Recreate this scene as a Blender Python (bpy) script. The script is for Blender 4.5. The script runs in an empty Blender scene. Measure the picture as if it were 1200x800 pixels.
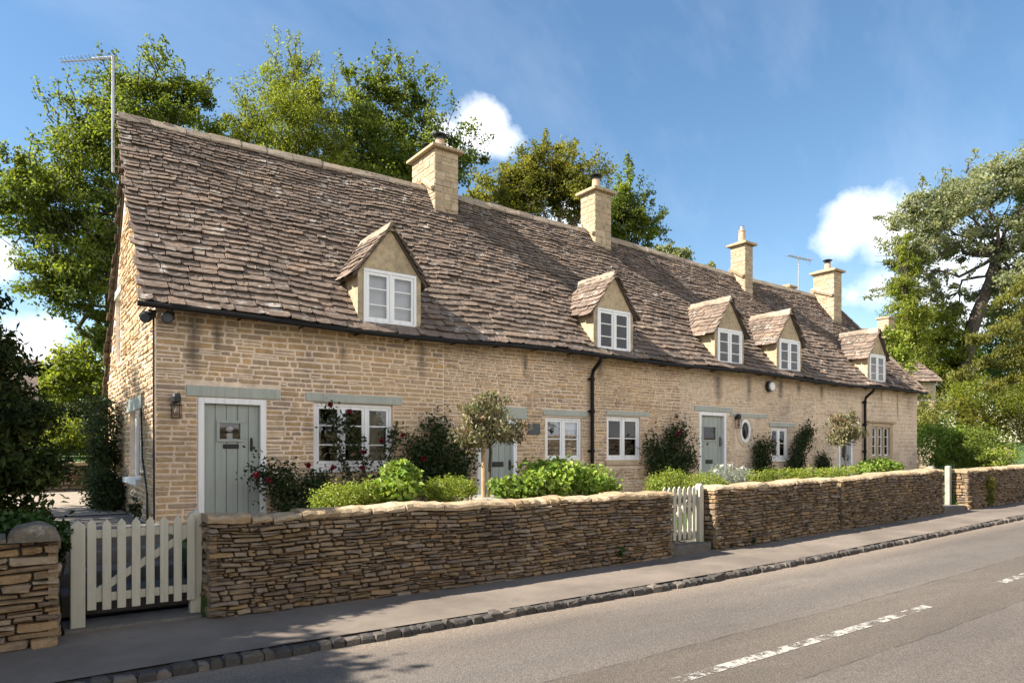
import bpy, math, random
import numpy as np

random.seed(11)
rng = np.random.default_rng(11)
U = random.uniform
sc = bpy.context.scene
COL = sc.collection
# ------------------------------------------------------------------ camera frame (world: X along the cottages, Y away from the road, Z up)
F = 800.0
ANG = math.atan(1104 / 800.0)
S, C = math.sin(ANG), math.cos(ANG)
CAMZ = 1.7


def P(x, y, D):
    """point of the photograph (1200 x 800) on the upright plane Y = D"""
    r = (x - 600) / F
    k = D / (S - C * r)
    return ((C + S * r) * k, D, CAMZ + (530 - y) / F * k)


def W(x, y, k):
    """point of the photograph at view depth k"""
    a = (x - 600) / F * k
    return (C * k + S * a, S * k - C * a, CAMZ + (530 - y) / F * k)


def gz(s):
    """the lane climbs gently past the second gate"""
    if s < 7:
        return 0.0
    if s < 19:
        return 0.2 * ((s - 7) / 12.0) ** 1.3
    return 0.2 + 0.012 * (s - 19)


# ------------------------------------------------------------------ tagging
def tag(o, label=None, cat=None, group=None, kind=None):
    if label:
        o['label'] = label
    if cat:
        o['category'] = cat
    if group:
        o['group'] = group
    if kind:
        o['kind'] = kind
    return o


def thing(name, loc, label, cat, group=None):
    o = bpy.data.objects.new(name, None)
    o.empty_display_size = 0.2
    o.location = loc
    COL.objects.link(o)
    return tag(o, label, cat, group)


def origin(o):
    x = y = z = 0.0
    while o is not None:
        x += o.location[0]
        y += o.location[1]
        z += o.location[2]
        o = o.parent
    return (x, y, z)


class MB:
    """collects shapes in world coordinates; build() links them as ONE mesh object"""

    def __init__(self):
        self.V, self.F, self.A, self.M = [], [], [], []

    def add(self, verts, faces, r=None, m=0):
        n = len(self.V)
        if r is None:
            r = random.random()
        self.V.extend(verts)
        self.A.extend([r] * len(verts))
        self.F.extend([tuple(i + n for i in f) for f in faces])
        self.M.extend([m] * len(faces))

    def box(self, x0, x1, y0, y1, z0, z1, r=None, m=0, j=0.0):
        v = [(x, y, z) for z in (z0, z1) for y in (y0, y1) for x in (x0, x1)]
        if j:
            v = [(a + U(-j, j), b + U(-j, j), c + U(-j, j)) for a, b, c in v]
        self.add(v, [(0, 2, 3, 1), (4, 5, 7, 6), (0, 1, 5, 4), (2, 6, 7, 3), (0, 4, 6, 2), (1, 3, 7, 5)], r, m)

    def fbox(self, fr, u0, u1, v0, v1, w0, w1, r=None, m=0):
        p = [fr(u, v, w) for w in (w0, w1) for v in (v0, v1) for u in (u0, u1)]
        self.add(p, [(0, 2, 3, 1), (4, 5, 7, 6), (0, 1, 5, 4), (2, 6, 7, 3), (0, 4, 6, 2), (1, 3, 7, 5)], r, m)

    def prism(self, fr, poly, w0, w1, r=None, m=0):
        n = len(poly)
        p = [fr(u, v, w0) for u, v in poly] + [fr(u, v, w1) for u, v in poly]
        f = [tuple(range(n))[::-1], tuple(range(n, 2 * n))] + [(i, (i + 1) % n, n + (i + 1) % n, n + i) for i in range(n)]
        self.add(p, f, r, m)

    def tube(self, pts, rad, n=6, r=None, m=0, cap=True):
        pts = [np.array(p, float) for p in pts]
        if not hasattr(rad, '__len__'):
            rad = [rad] * len(pts)
        vs, fs = [], []
        ref = np.array([0.3, 0.2, 1.0])
        for i, p in enumerate(pts):
            t = pts[min(i + 1, len(pts) - 1)] - pts[max(i - 1, 0)]
            t /= (np.linalg.norm(t) + 1e-9)
            a = np.cross(t, ref if abs(t[2]) < 0.9 else np.array([1.0, 0, 0]))
            a /= (np.linalg.norm(a) + 1e-9)
            b = np.cross(t, a)
            for k in range(n):
                q = p + rad[i] * (a * math.cos(2 * math.pi * k / n) + b * math.sin(2 * math.pi * k / n))
                vs.append(tuple(q))
        for i in range(len(pts) - 1):
            for k in range(n):
                fs.append((i * n + k, i * n + (k + 1) % n, (i + 1) * n + (k + 1) % n, (i + 1) * n + k))
        if cap:
            fs.append(tuple(range(n))[::-1])
            fs.append(tuple(range((len(pts) - 1) * n, len(pts) * n)))
        self.add(vs, fs, r, m)

    def lathe(self, prof, c, n=16, r=None, m=0):
        vs = [(c[0] + q * math.cos(2 * math.pi * k / n), c[1] + q * math.sin(2 * math.pi * k / n), c[2] + z) for q, z in prof for k in range(n)]
        fs = [(i * n + k, i * n + (k + 1) % n, (i + 1) * n + (k + 1) % n, (i + 1) * n + k) for i in range(len(prof) - 1) for k in range(n)]
        fs += [tuple(range(n))[::-1], tuple(range((len(prof) - 1) * n, len(prof) * n))]
        self.add(vs, fs, r, m)

    def build(self, name, mats, parent=None, base=None, smooth=False, bevel=0.0):
        b = origin(parent) if parent is not None else (base or (0, 0, 0))
        me = bpy.data.meshes.new(name)
        me.from_pydata([(x - b[0], y - b[1], z - b[2]) for x, y, z in self.V], [], self.F)
        at = me.attributes.new('rnd', 'FLOAT', 'POINT')
        at.data.foreach_set('value', np.array(self.A, np.float32))
        if not isinstance(mats, (list, tuple)):
            mats = [mats]
        for m in mats:
            me.materials.append(m)
        me.polygons.foreach_set('material_index', np.array(self.M, np.int32))
        me.polygons.foreach_set('use_smooth', np.full(len(self.F), smooth))
        me.update()
        o = bpy.data.objects.new(name, me)
        if parent is None:
            o.location = b
        else:
            o.parent = parent
        COL.objects.link(o)
        if bevel:
            md = o.modifiers.new('edge', 'BEVEL')
            md.width = bevel
            md.segments = 2
            md.limit_method = 'ANGLE'
        return o


# ------------------------------------------------------------------ materials
class NT:
    def __init__(self, name):
        self.m = bpy.data.materials.new(name)
        self.m.use_nodes = True
        self.t = self.m.node_tree
        self.t.nodes.clear()
        self.out = self.n('ShaderNodeOutputMaterial')

    def n(self, typ, **kw):
        nd = self.t.nodes.new(typ)
        for k, v in kw.items():
            if k.startswith('i_'):
                key = k[2:]
                key = int(key) if key.isdigit() else key.replace('_', ' ')
                nd.inputs[key].default_value = v
            else:
                setattr(nd, k, v)
        return nd

    def l(self, a, b):
        self.t.links.new(a, b)

    def ramp(self, src, stops, interp='LINEAR'):
        nd = self.n('ShaderNodeValToRGB')
        nd.color_ramp.interpolation = interp
        el = nd.color_ramp.elements
        while len(el) < len(stops):
            el.new(0.5)
        for e, (p, c) in zip(el, stops):
            e.position = p
            e.color = (c[0], c[1], c[2], 1) if hasattr(c, '__len__') else (c, c, c, 1)
        self.l(src, nd.inputs[0])
        return nd.outputs[0]

    def mix(self, f, a, b, mode='MIX'):
        nd = self.n('ShaderNodeMix', data_type='RGBA', blend_type=mode)
        nd.inputs[0].default_value = 1.0
        for s, i in ((f, 0), (a, 6), (b, 7)):
            if hasattr(s, 'links'):
                self.l(s, nd.inputs[i])
            elif i == 0:
                nd.inputs[0].default_value = s
            else:
                nd.inputs[i].default_value = (s[0], s[1], s[2], 1) if hasattr(s, '__len__') else (s, s, s, 1)
        return nd.outputs[2]

    def math(self, op, a, b=None, c=None, clamp=False):
        nd = self.n('ShaderNodeMath', operation=op, use_clamp=clamp)
        for i, s in enumerate((a, b, c)):
            if s is None:
                continue
            if hasattr(s, 'links'):
                self.l(s, nd.inputs[i])
            else:
                nd.inputs[i].default_value = s
        return nd.outputs[0]

    def pos(self):
        return self.n('ShaderNodeNewGeometry').outputs['Position']

    def noise(self, scale, detail=4.0, rough=0.55, vec=None, dist=0.0, stretch=None):
        nd = self.n('ShaderNodeTexNoise')
        nd.inputs['Scale'].default_value = scale
        nd.inputs['Detail'].default_value = detail
        nd.inputs['Roughness'].default_value = rough
        nd.inputs['Distortion'].default_value = dist
        v = vec if vec is not None else self.pos()
        if stretch:
            mp = self.n('ShaderNodeMapping')
            mp.inputs['Scale'].default_value = stretch
            self.l(v, mp.inputs[0])
            v = mp.outputs[0]
        self.l(v, nd.inputs['Vector'])
        return nd.outputs[0]

    def attr(self):
        return self.n('ShaderNodeAttribute', attribute_name='rnd').outputs['Fac']

    def bump(self, h, strength=0.5, dist=0.02):
        nd = self.n('ShaderNodeBump')
        nd.inputs['Strength'].default_value = strength
        nd.inputs['Distance'].default_value = dist
        self.l(h, nd.inputs['Height'])
        return nd.outputs[0]

    def bsdf(self, col, rough=0.9, normal=None, metal=0.0, spec=0.3):
        b = self.n('ShaderNodeBsdfPrincipled')
        if hasattr(col, 'links'):
            self.l(col, b.inputs['Base Color'])
        else:
            b.inputs['Base Color'].default_value = (col[0], col[1], col[2], 1)
        if hasattr(rough, 'links'):
            self.l(rough, b.inputs['Roughness'])
        else:
            b.inputs['Roughness'].default_value = rough
        b.inputs['Metallic'].default_value = metal
        b.inputs['Specular IOR Level'].default_value = spec
        if normal is not None:
            self.l(normal, b.inputs['Normal'])
        return b.outputs[0]

    def done(self, sh):
        self.l(sh, self.out.inputs[0])
        return self.m


def m_stone(name, cols, mottled=0.5, bstr=0.6, bdist=0.012, lichen=0.0, streaks=None, dirt=(0.10, 0.085, 0.07), wash=None, patch=0.0):
    t = NT(name)
    k = len(cols)
    base = t.ramp(t.attr(), [((i + 0.5) / k, c) for i, c in enumerate(cols)])
    n1 = t.noise(9.0, 6, 0.65)
    n2 = t.noise(55.0, 5, 0.7)
    col = t.mix(mottled, base, t.mix(1.0, base, t.ramp(n1, [(0.25, 0.55), (0.5, 1.0), (0.78, 1.35)]), 'MULTIPLY'))
    col = t.mix(0.6, col, t.mix(1.0, col, t.ramp(n2, [(0.3, 0.7), (0.7, 1.25)]), 'MULTIPLY'))
    if patch:
        n6 = t.noise(0.9, 5, 0.65)
        col = t.mix(patch, col, t.mix(1.0, col, t.ramp(n6, [(0.32, (0.66, 0.66, 0.68)), (0.5, (0.98, 0.97, 0.95)), (0.68, (1.2, 1.17, 1.12))]), 'MULTIPLY'))
        n7 = t.noise(2.7, 7, 0.75)
        col = t.mix(t.ramp(n7, [(0.57, 0.0), (0.70, 0.42 * patch)]), col, (0.20, 0.155, 0.115))
    if wash:
        n3 = t.noise(0.45, 3, 0.5)
        col = t.mix(t.ramp(n3, [(0.45, 0.0), (0.62, wash[3])]), col, wash[:3])
    if lichen:
        n4 = t.noise(3.2, 8, 0.75)
        col = t.mix(t.ramp(n4, [(0.62 - lichen * 0.1, 0.0), (0.70 - lichen * 0.1, 0.75)]), col, (0.46, 0.43, 0.38))
        n5 = t.noise(5.1, 6, 0.7, stretch=(1.3, 1, 1))
        col = t.mix(t.ramp(n5, [(0.60, 0.0), (0.72, 0.6)]), col, (0.07, 0.06, 0.05))
    if streaks:
        sep = t.n('ShaderNodeSeparateXYZ')
        t.l(t.pos(), sep.inputs[0])
        wob = t.noise(3.0, 5, 0.7)
        acc = None
        for (s0, hw, za, zb) in streaks:
            d = t.math('ABSOLUTE', t.math('SUBTRACT', sep.outputs[0], s0))
            a = t.math('SUBTRACT', 1.0, t.math('DIVIDE', d, hw), clamp=True)
            b = t.math('MULTIPLY', t.math('DIVIDE', t.math('SUBTRACT', sep.outputs[2], za), 0.35, clamp=True), t.math('DIVIDE', t.math('SUBTRACT', zb, sep.outputs[2]), 0.2, clamp=True))
            q = t.math('MULTIPLY', a, b)
            acc = q if acc is None else t.math('MAXIMUM', acc, q)
        acc = t.math('MULTIPLY', acc, t.math('MULTIPLY', wob, 1.9), clamp=True)
        col = t.mix(t.math('MULTIPLY', acc, 0.8), col, dirt)
    h = t.math('ADD', t.noise(26.0, 7, 0.7), t.math('MULTIPLY', t.noise(110.0, 3, 0.6), 0.35))
    return t.done(t.bsdf(col, 0.92, t.bump(h, bstr, bdist), spec=0.2))


def m_plain(name, col, rough=0.6, var=0.15, scale=6.0, bstr=0.1, metal=0.0, spec=0.4):
    t = NT(name)
    n1 = t.noise(scale, 6, 0.65)
    c = t.mix(1.0, col, t.ramp(n1, [(0.25, 1 - var), (0.75, 1 + var)]), 'MULTIPLY')
    return t.done(t.bsdf(c, rough, t.bump(t.noise(scale * 9, 4, 0.6), bstr, 0.004), metal, spec))


def m_timber(name, col, rough=0.55, grime=0.35):
    t = NT(name)
    g = t.noise(14.0, 6, 0.7, stretch=(1, 1, 0.06))
    c = t.mix(1.0, col, t.ramp(g, [(0.28, 0.80), (0.5, 1.0), (0.75, 1.08)]), 'MULTIPLY')
    d = t.noise(4.5, 8, 0.8, stretch=(1, 1, 0.35))
    c = t.mix(t.ramp(d, [(0.52, 0.0), (0.72, grime)]), c, (0.16, 0.15, 0.11))
    return t.done(t.bsdf(c, rough, t.bump(g, 0.35, 0.004), spec=0.35))


def m_leaf(name, cols, trans=0.35, rough=0.45, clump=0.8, spec=0.22):
    t = NT(name)
    k = len(cols)
    c = t.ramp(t.attr(), [((i + 0.5) / k, q) for i, q in enumerate(cols)])
    c = t.mix(clump, c, t.mix(1.0, c, t.ramp(t.noise(0.8, 3, 0.6), [(0.3, 0.62), (0.7, 1.35)]), 'MULTIPLY'))
    b = t.bsdf(c, rough, None, 0.0, spec)
    tr = t.n('ShaderNodeBsdfTranslucent')
    t.l(t.mix(1.0, c, (1.3, 1.3, 0.6), 'MULTIPLY'), tr.inputs[0])
    ms = t.n('ShaderNodeMixShader')
    ms.inputs[0].default_value = trans
    t.l(b, ms.inputs[1])
    t.l(tr.outputs[0], ms.inputs[2])
    return t.done(ms.outputs[0])


def m_glass(name, tint=0.9):
    t = NT(name)
    g = t.n('ShaderNodeBsdfGlossy')
    g.inputs['Roughness'].default_value = 0.01
    wob = t.noise(2.2, 2, 0.4)
    nb = t.bump(wob, 0.06, 0.02)
    t.l(nb, g.inputs['Normal'])
    tr = t.n('ShaderNodeBsdfTransparent')
    tr.inputs[0].default_value = (tint, tint, tint, 1)
    fr = t.n('ShaderNodeFresnel')
    fr.inputs[0].default_value = 1.5
    ms = t.n('ShaderNodeMixShader')
    t.l(t.math('MULTIPLY', fr.outputs[0], 1.25, clamp=True), ms.inputs[0])
    t.l(tr.outputs[0], ms.inputs[1])
    t.l(g.outputs[0], ms.inputs[2])
    return t.done(ms.outputs[0])


STREAKS = [(2.12, 0.16, 2.75, 3.8), (2.45, 0.1, 3.1, 3.8), (4.45, 0.1, 3.1, 3.6), (5.95, 0.13, 3.0, 3.8), (8.3, 0.1, 3.1, 3.8), (10.35, 0.14, 3.2, 3.8),
           (14.45, 0.22, 2.85, 3.8), (15.75, 0.14, 3.0, 3.8), (17.2, 0.16, 3.05, 3.8), (18.1, 0.16, 3.2, 3.8), (19.3, 0.12, 3.1, 3.8), (24.0, 0.08, 2.7, 3.8), (22.9, 0.1, 3.2, 3.8)]
TAN = [(0.43, 0.295, 0.17), (0.51, 0.335, 0.17), (0.40, 0.29, 0.195), (0.53, 0.375, 0.22), (0.44, 0.325, 0.225), (0.32, 0.245, 0.185), (0.48, 0.34, 0.205), (0.37, 0.265, 0.175)]
PALE = [(0.55, 0.43, 0.305), (0.60, 0.475, 0.345), (0.51, 0.405, 0.305), (0.63, 0.505, 0.375), (0.54, 0.41, 0.28)]
M = {}
M['wallstone'] = m_stone('cottage_stone', TAN, 0.75, streaks=STREAKS, wash=(0.46, 0.32, 0.18, 0.32), patch=0.9)
M['mortar'] = m_stone('lime_mortar', [(0.72, 0.58, 0.455), (0.72, 0.58, 0.455)], 0.6, 0.5, 0.008, streaks=STREAKS, wash=(0.50, 0.37, 0.24, 0.4), patch=0.7)
M['palestone'] = m_stone('pale_stone', PALE, 0.75, streaks=STREAKS, wash=(0.62, 0.49, 0.36, 0.35), patch=0.8)
M['ashlar'] = m_stone('chimney_stone', [(0.38, 0.285, 0.185), (0.44, 0.335, 0.22), (0.35, 0.27, 0.185), (0.46, 0.36, 0.245)], 0.8, 0.6, 0.01)
M['slate'] = m_stone('stone_slate', [(0.152, 0.114, 0.090), (0.19, 0.141, 0.109), (0.125, 0.096, 0.078), (0.22, 0.166, 0.129), (0.166, 0.124, 0.096), (0.235, 0.168, 0.124), (0.138, 0.106, 0.085)], 0.85, 0.9, 0.015, lichen=0.5, patch=0.6)
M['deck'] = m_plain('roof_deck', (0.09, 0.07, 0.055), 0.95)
M['ridge'] = m_stone('ridge_stone', [(0.27, 0.215, 0.16), (0.34, 0.275, 0.205), (0.22, 0.175, 0.13), (0.30, 0.235, 0.17)], 0.7, 0.6, 0.01, lichen=0.3)
M['dry'] = m_stone('drystone', [(0.205, 0.145, 0.085), (0.265, 0.185, 0.112), (0.185, 0.138, 0.095), (0.29, 0.19, 0.098), (0.235, 0.17, 0.115), (0.16, 0.122, 0.094), (0.30, 0.23, 0.155), (0.225, 0.175, 0.13)], 0.85, 0.9, 0.018, patch=0.7)
M['drycore'] = m_plain('wall_core', (0.05, 0.04, 0.03), 0.95)
M['coping'] = m_stone('coping_stone', [(0.36, 0.26, 0.155), (0.44, 0.34, 0.225), (0.30, 0.215, 0.125), (0.40, 0.30, 0.19)], 0.8, 0.9, 0.02, lichen=0.15)
M['render'] = m_stone('dormer_render', [(0.43, 0.34, 0.225), (0.43, 0.34, 0.225)], 0.9, 0.35, 0.01, patch=0.9)
M['white'] = m_timber('white_paint', (0.80, 0.79, 0.78), 0.45, 0.12)
M['sage'] = m_timber('sage_paint', (0.32, 0.345, 0.31), 0.5, 0.18)
M['sagelintel'] = m_timber('lintel_paint', (0.37, 0.385, 0.335), 0.65, 0.4)
M['cream'] = m_timber('gate_paint', (0.45, 0.42, 0.335), 0.6, 0.55)
M['postwood'] = m_plain('weathered_post', (0.29, 0.275, 0.235), 0.8, 0.25, 5.0, 0.3)
M['black'] = m_plain('black_iron', (0.018, 0.018, 0.02), 0.45, 0.2)
M['gutter'] = m_plain('gutter_black', (0.012, 0.011, 0.011), 0.6, 0.25, spec=0.2)
M['grey'] = m_plain('grey_metal', (0.35, 0.35, 0.36), 0.45, 0.15, metal=0.7)
M['slateplate'] = m_plain('slate_plaque', (0.07, 0.075, 0.085), 0.5, 0.2)
M['terracotta'] = m_plain('clay_pot', (0.46, 0.31, 0.21), 0.85, 0.25)
M['curtain'] = m_plain('curtain_cloth', (0.34, 0.31, 0.24), 0.9, 0.25, 12)
M['blind'] = m_plain('white_blind', (0.72, 0.75, 0.80), 0.8, 0.06)
M['wood'] = m_plain('bark', (0.07, 0.054, 0.04), 0.95, 0.4, 7.0, 0.9)
M['stake'] = m_plain('round_stake', (0.36, 0.24, 0.13), 0.85, 0.25)
M['concrete'] = m_plain('worn_concrete', (0.28, 0.25, 0.21), 0.95, 0.3, 9, 0.6)
M['oldcap'] = m_stone('mossy_cap', [(0.17, 0.15, 0.12), (0.17, 0.15, 0.12)], 0.9, 1.0, 0.02, lichen=0.3, patch=0.8)
M['step'] = m_plain('step_stone', (0.12, 0.105, 0.09), 0.95, 0.3, 9, 0.6)
M['soil'] = m_plain('garden_soil', (0.085, 0.058, 0.038), 1.0, 0.4, 7, 1.0)
M['gravel'] = m_plain('pale_gravel', (0.27, 0.225, 0.175), 1.0, 0.35, 30, 1.0)
M['glass'] = m_glass('window_glass')
M['bulb'] = m_plain('lamp_glass', (0.22, 0.16, 0.10), 0.2, 0.05, spec=0.5)
M['rose'] = m_leaf('rose_petal', [(0.13, 0.003, 0.012), (0.19, 0.005, 0.02), (0.16, 0.004, 0.03)], 0.2, 0.5, 0.2)
M['whiteflower'] = m_leaf('white_petal', [(0.55, 0.56, 0.52), (0.48, 0.40, 0.50), (0.62, 0.62, 0.60)], 0.25, 0.6, 0.3)


def m_road():
    t = NT('worn_asphalt')
    sep = t.n('ShaderNodeSeparateXYZ')
    t.l(t.pos(), sep.inputs[0])
    y = t.math('ADD', sep.outputs[1], t.math('MULTIPLY', t.math('SUBTRACT', t.noise(1.3, 4, 0.6), 0.5), 0.10))
    big = t.noise(0.5, 4, 0.6, stretch=(0.3, 1.2, 1))
    col = t.ramp(big, [(0.3, (0.092, 0.077, 0.065)), (0.5, (0.122, 0.102, 0.085)), (0.72, (0.158, 0.133, 0.110))])
    # older centre strip between two laying seams
    strip = t.math('MULTIPLY', t.math('GREATER_THAN', y, 2.95), t.math('LESS_THAN', y, 4.08))
    col = t.mix(strip, col, t.mix(1.0, col, (0.86, 0.84, 0.80), 'MULTIPLY'))
    wheel = t.math('SUBTRACT', 1.0, t.math('DIVIDE', t.math('ABSOLUTE', t.math('SUBTRACT', y, 4.55)), 0.5), clamp=True)
    col = t.mix(t.math('MULTIPLY', wheel, 0.45), col, (0.085, 0.078, 0.072))
    edge = t.math('DIVIDE', t.math('SUBTRACT', y, 5.45), 0.45, clamp=True)
    col = t.mix(t.math('MULTIPLY', edge, 0.55), col, (0.24, 0.185, 0.135))
    for s0 in (4.08, 2.95):
        cr = t.math('LESS_THAN', t.math('ABSOLUTE', t.math('SUBTRACT', y, s0)), 0.012)
        col = t.mix(t.math('MULTIPLY', cr, t.ramp(t.noise(2.0, 3, 0.6), [(0.4, 0.1), (0.6, 0.85)])), col, (0.045, 0.04, 0.036))
    vor = t.n('ShaderNodeTexVoronoi')
    vor.inputs['Scale'].default_value = 85.0
    t.l(t.pos(), vor.inputs['Vector'])
    agg = t.mix(1.0, col, t.ramp(vor.outputs['Color'], [(0.1, 0.72), (0.5, 0.99), (0.9, 1.34)]), 'MULTIPLY')
    fine = t.noise(240.0, 3, 0.7)
    agg = t.mix(1.0, agg, t.ramp(fine, [(0.3, 0.75), (0.7, 1.25)]), 'MULTIPLY')
    stain = t.noise(0.9, 6, 0.7, stretch=(0.5, 1.6, 1))
    agg = t.mix(t.ramp(stain, [(0.56, 0.0), (0.66, 0.38)]), agg, (0.075, 0.068, 0.06))
    h = t.math('ADD', vor.outputs['Distance'], t.math('MULTIPLY', fine, 0.5))
    return t.done(t.bsdf(agg, 0.85, t.bump(h, 0.55, 0.008), spec=0.35))


def m_pave():
    t = NT('pavement_asphalt')
    col = t.ramp(t.noise(0.8, 5, 0.65), [(0.32, (0.118, 0.097, 0.080)), (0.68, (0.20, 0.164, 0.133))])
    col = t.mix(t.ramp(t.noise(2.6, 7, 0.75), [(0.55, 0.0), (0.7, 0.5)]), col, (0.10, 0.083, 0.070))
    fine = t.noise(180.0, 3, 0.7)
    col = t.mix(1.0, col, t.ramp(fine, [(0.3, 0.75), (0.7, 1.25)]), 'MULTIPLY')
    return t.done(t.bsdf(col, 0.92, t.bump(fine, 0.4, 0.006), spec=0.2))


def m_paint():
    t = NT('worn_road_paint')
    n1 = t.noise(7.0, 8, 0.8)
    n2 = t.noise(60.0, 4, 0.7)
    w = t.math('ADD', t.math('MULTIPLY', n1, 0.75), t.math('MULTIPLY', n2, 0.25))
    b = t.bsdf(t.mix(1.0, (0.37, 0.345, 0.305), t.ramp(n2, [(0.3, 0.75), (0.7, 1.15)]), 'MULTIPLY'), 0.7)
    tr = t.n('ShaderNodeBsdfTransparent')
    ms = t.n('ShaderNodeMixShader')
    t.l(t.ramp(w, [(0.475, 0.0), (0.52, 1.0)]), ms.inputs[0])
    t.l(b, ms.inputs[1])
    t.l(tr.outputs[0], ms.inputs[2])
    return t.done(ms.outputs[0])


def m_grass():
    t = NT('lawn_grass')
    c = t.ramp(t.noise(0.6, 6, 0.7), [(0.3, (0.035, 0.075, 0.012)), (0.7, (0.10, 0.16, 0.03))])
    f = t.noise(45, 4, 0.7)
    c = t.mix(1.0, c, t.ramp(f, [(0.3, 0.6), (0.7, 1.4)]), 'MULTIPLY')
    return t.done(t.bsdf(c, 0.9, t.bump(f, 1.0, 0.05)))


M['road'], M['pave'], M['paint'], M['grass'] = m_road(), m_pave(), m_paint(), m_grass()
M['leaf_tree'] = m_leaf('broad_leaf', [(0.065, 0.092, 0.020), (0.115, 0.150, 0.028), (0.165, 0.205, 0.036), (0.205, 0.24, 0.048)], 0.55)
M['leaf_light'] = m_leaf('light_leaf', [(0.11, 0.14, 0.024), (0.18, 0.21, 0.032), (0.22, 0.25, 0.04), (0.27, 0.29, 0.05)], 0.55)
M['leaf_olive'] = m_leaf('olive_leaf', [(0.095, 0.105, 0.020), (0.15, 0.155, 0.028), (0.20, 0.195, 0.034), (0.24, 0.225, 0.04)], 0.52)
M['leaf_willow'] = m_leaf('grey_willow_leaf', [(0.15, 0.175, 0.09), (0.22, 0.24, 0.135), (0.28, 0.295, 0.18), (0.33, 0.335, 0.22)], 0.5)
M['leaf_yew'] = m_leaf('yew_needle', [(0.012, 0.022, 0.007), (0.022, 0.036, 0.010), (0.036, 0.05, 0.013), (0.06, 0.07, 0.016)], 0.12, spec=0.06)
M['leaf_cedar'] = m_leaf('cedar_needle', [(0.12, 0.125, 0.020), (0.17, 0.16, 0.025), (0.085, 0.10, 0.018)], 0.25)
M['leaf_box'] = m_leaf('box_leaf', [(0.12, 0.175, 0.022), (0.19, 0.245, 0.032), (0.24, 0.285, 0.042), (0.29, 0.315, 0.052)], 0.3, 0.4, 0.6)
M['leaf_bright'] = m_leaf('bright_leaf', [(0.11, 0.185, 0.028), (0.185, 0.28, 0.042), (0.235, 0.325, 0.055), (0.30, 0.37, 0.085)], 0.4, 0.4, 0.5)
M['leaf_rose'] = m_leaf('rose_leaf', [(0.022, 0.042, 0.014), (0.035, 0.058, 0.018), (0.05, 0.07, 0.022)], 0.3, 0.4, 0.5)
M['leaf_photinia'] = m_leaf('mottled_leaf', [(0.11, 0.12, 0.055), (0.17, 0.17, 0.085), (0.22, 0.205, 0.11), (0.19, 0.17, 0.09), (0.25, 0.22, 0.13), (0.22, 0.10, 0.055)], 0.25, 0.45, 0.5)
M['leaf_silver'] = m_leaf('silver_leaf', [(0.26, 0.29, 0.24), (0.33, 0.35, 0.30), (0.20, 0.24, 0.18)], 0.25, 0.6, 0.3)
M['leaf_ivy'] = m_leaf('ivy_leaf', [(0.022, 0.055, 0.012), (0.035, 0.075, 0.016), (0.05, 0.095, 0.022)], 0.3, 0.35, 0.4)


# ------------------------------------------------------------------ leaves
def unit(v):
    return v / (np.linalg.norm(v, axis=1, keepdims=True) + 1e-9)


def leaf_mesh(name, c, out, ln, wd, mat, parent, up=0.5, droop=0.0, r=None):
    """one mesh of folded leaves at points c (n x 3); out = outward directions"""
    n = len(c)
    rnd = unit(rng.normal(size=(n, 3)))
    nor = unit(rnd * 0.9 + out * 0.45 + np.array([0, 0, up]))
    t = unit(np.cross(nor, unit(rng.normal(size=(n, 3)))) + np.array([0, 0, -droop]))
    b = unit(np.cross(nor, t))
    L = (ln * rng.uniform(0.6, 1.25, n))[:, None]
    Wd = (wd * rng.uniform(0.6, 1.25, n))[:, None]
    fold = nor * Wd * 0.22
    v = np.empty((n, 4, 3))
    v[:, 0] = c - t * L * 0.5
    v[:, 1] = c + b * Wd * 0.5 + fold - t * L * 0.06
    v[:, 2] = c + t * L * 0.5 - nor * L * 0.12
    v[:, 3] = c - b * Wd * 0.5 + fold - t * L * 0.06
    v = v.reshape(-1, 3) - np.array(origin(parent))
    i = np.arange(n, dtype=np.int32)[:, None] * 4
    tri = np.concatenate([i, i + 1, i + 2, i, i + 2, i + 3], axis=1).reshape(-1)
    me = bpy.data.meshes.new(name)
    me.vertices.add(n * 4)
    me.vertices.foreach_set('co', v.astype(np.float32).ravel())
    me.loops.add(n * 6)
    me.loops.foreach_set('vertex_index', tri.astype(np.int32))
    me.polygons.add(n * 2)
    me.polygons.foreach_set('loop_start', np.arange(n * 2, dtype=np.int32) * 3)
    at = me.attributes.new('rnd', 'FLOAT', 'POINT')
    q = rng.uniform(0, 1, n) if r is None else r
    at.data.foreach_set('value', np.repeat(q, 4).astype(np.float32))
    me.materials.append(mat)
    me.update(calc_edges=True)
    o = bpy.data.objects.new(name, me)
    o.parent = parent
    COL.objects.link(o)
    return o


LAST = {}


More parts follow.
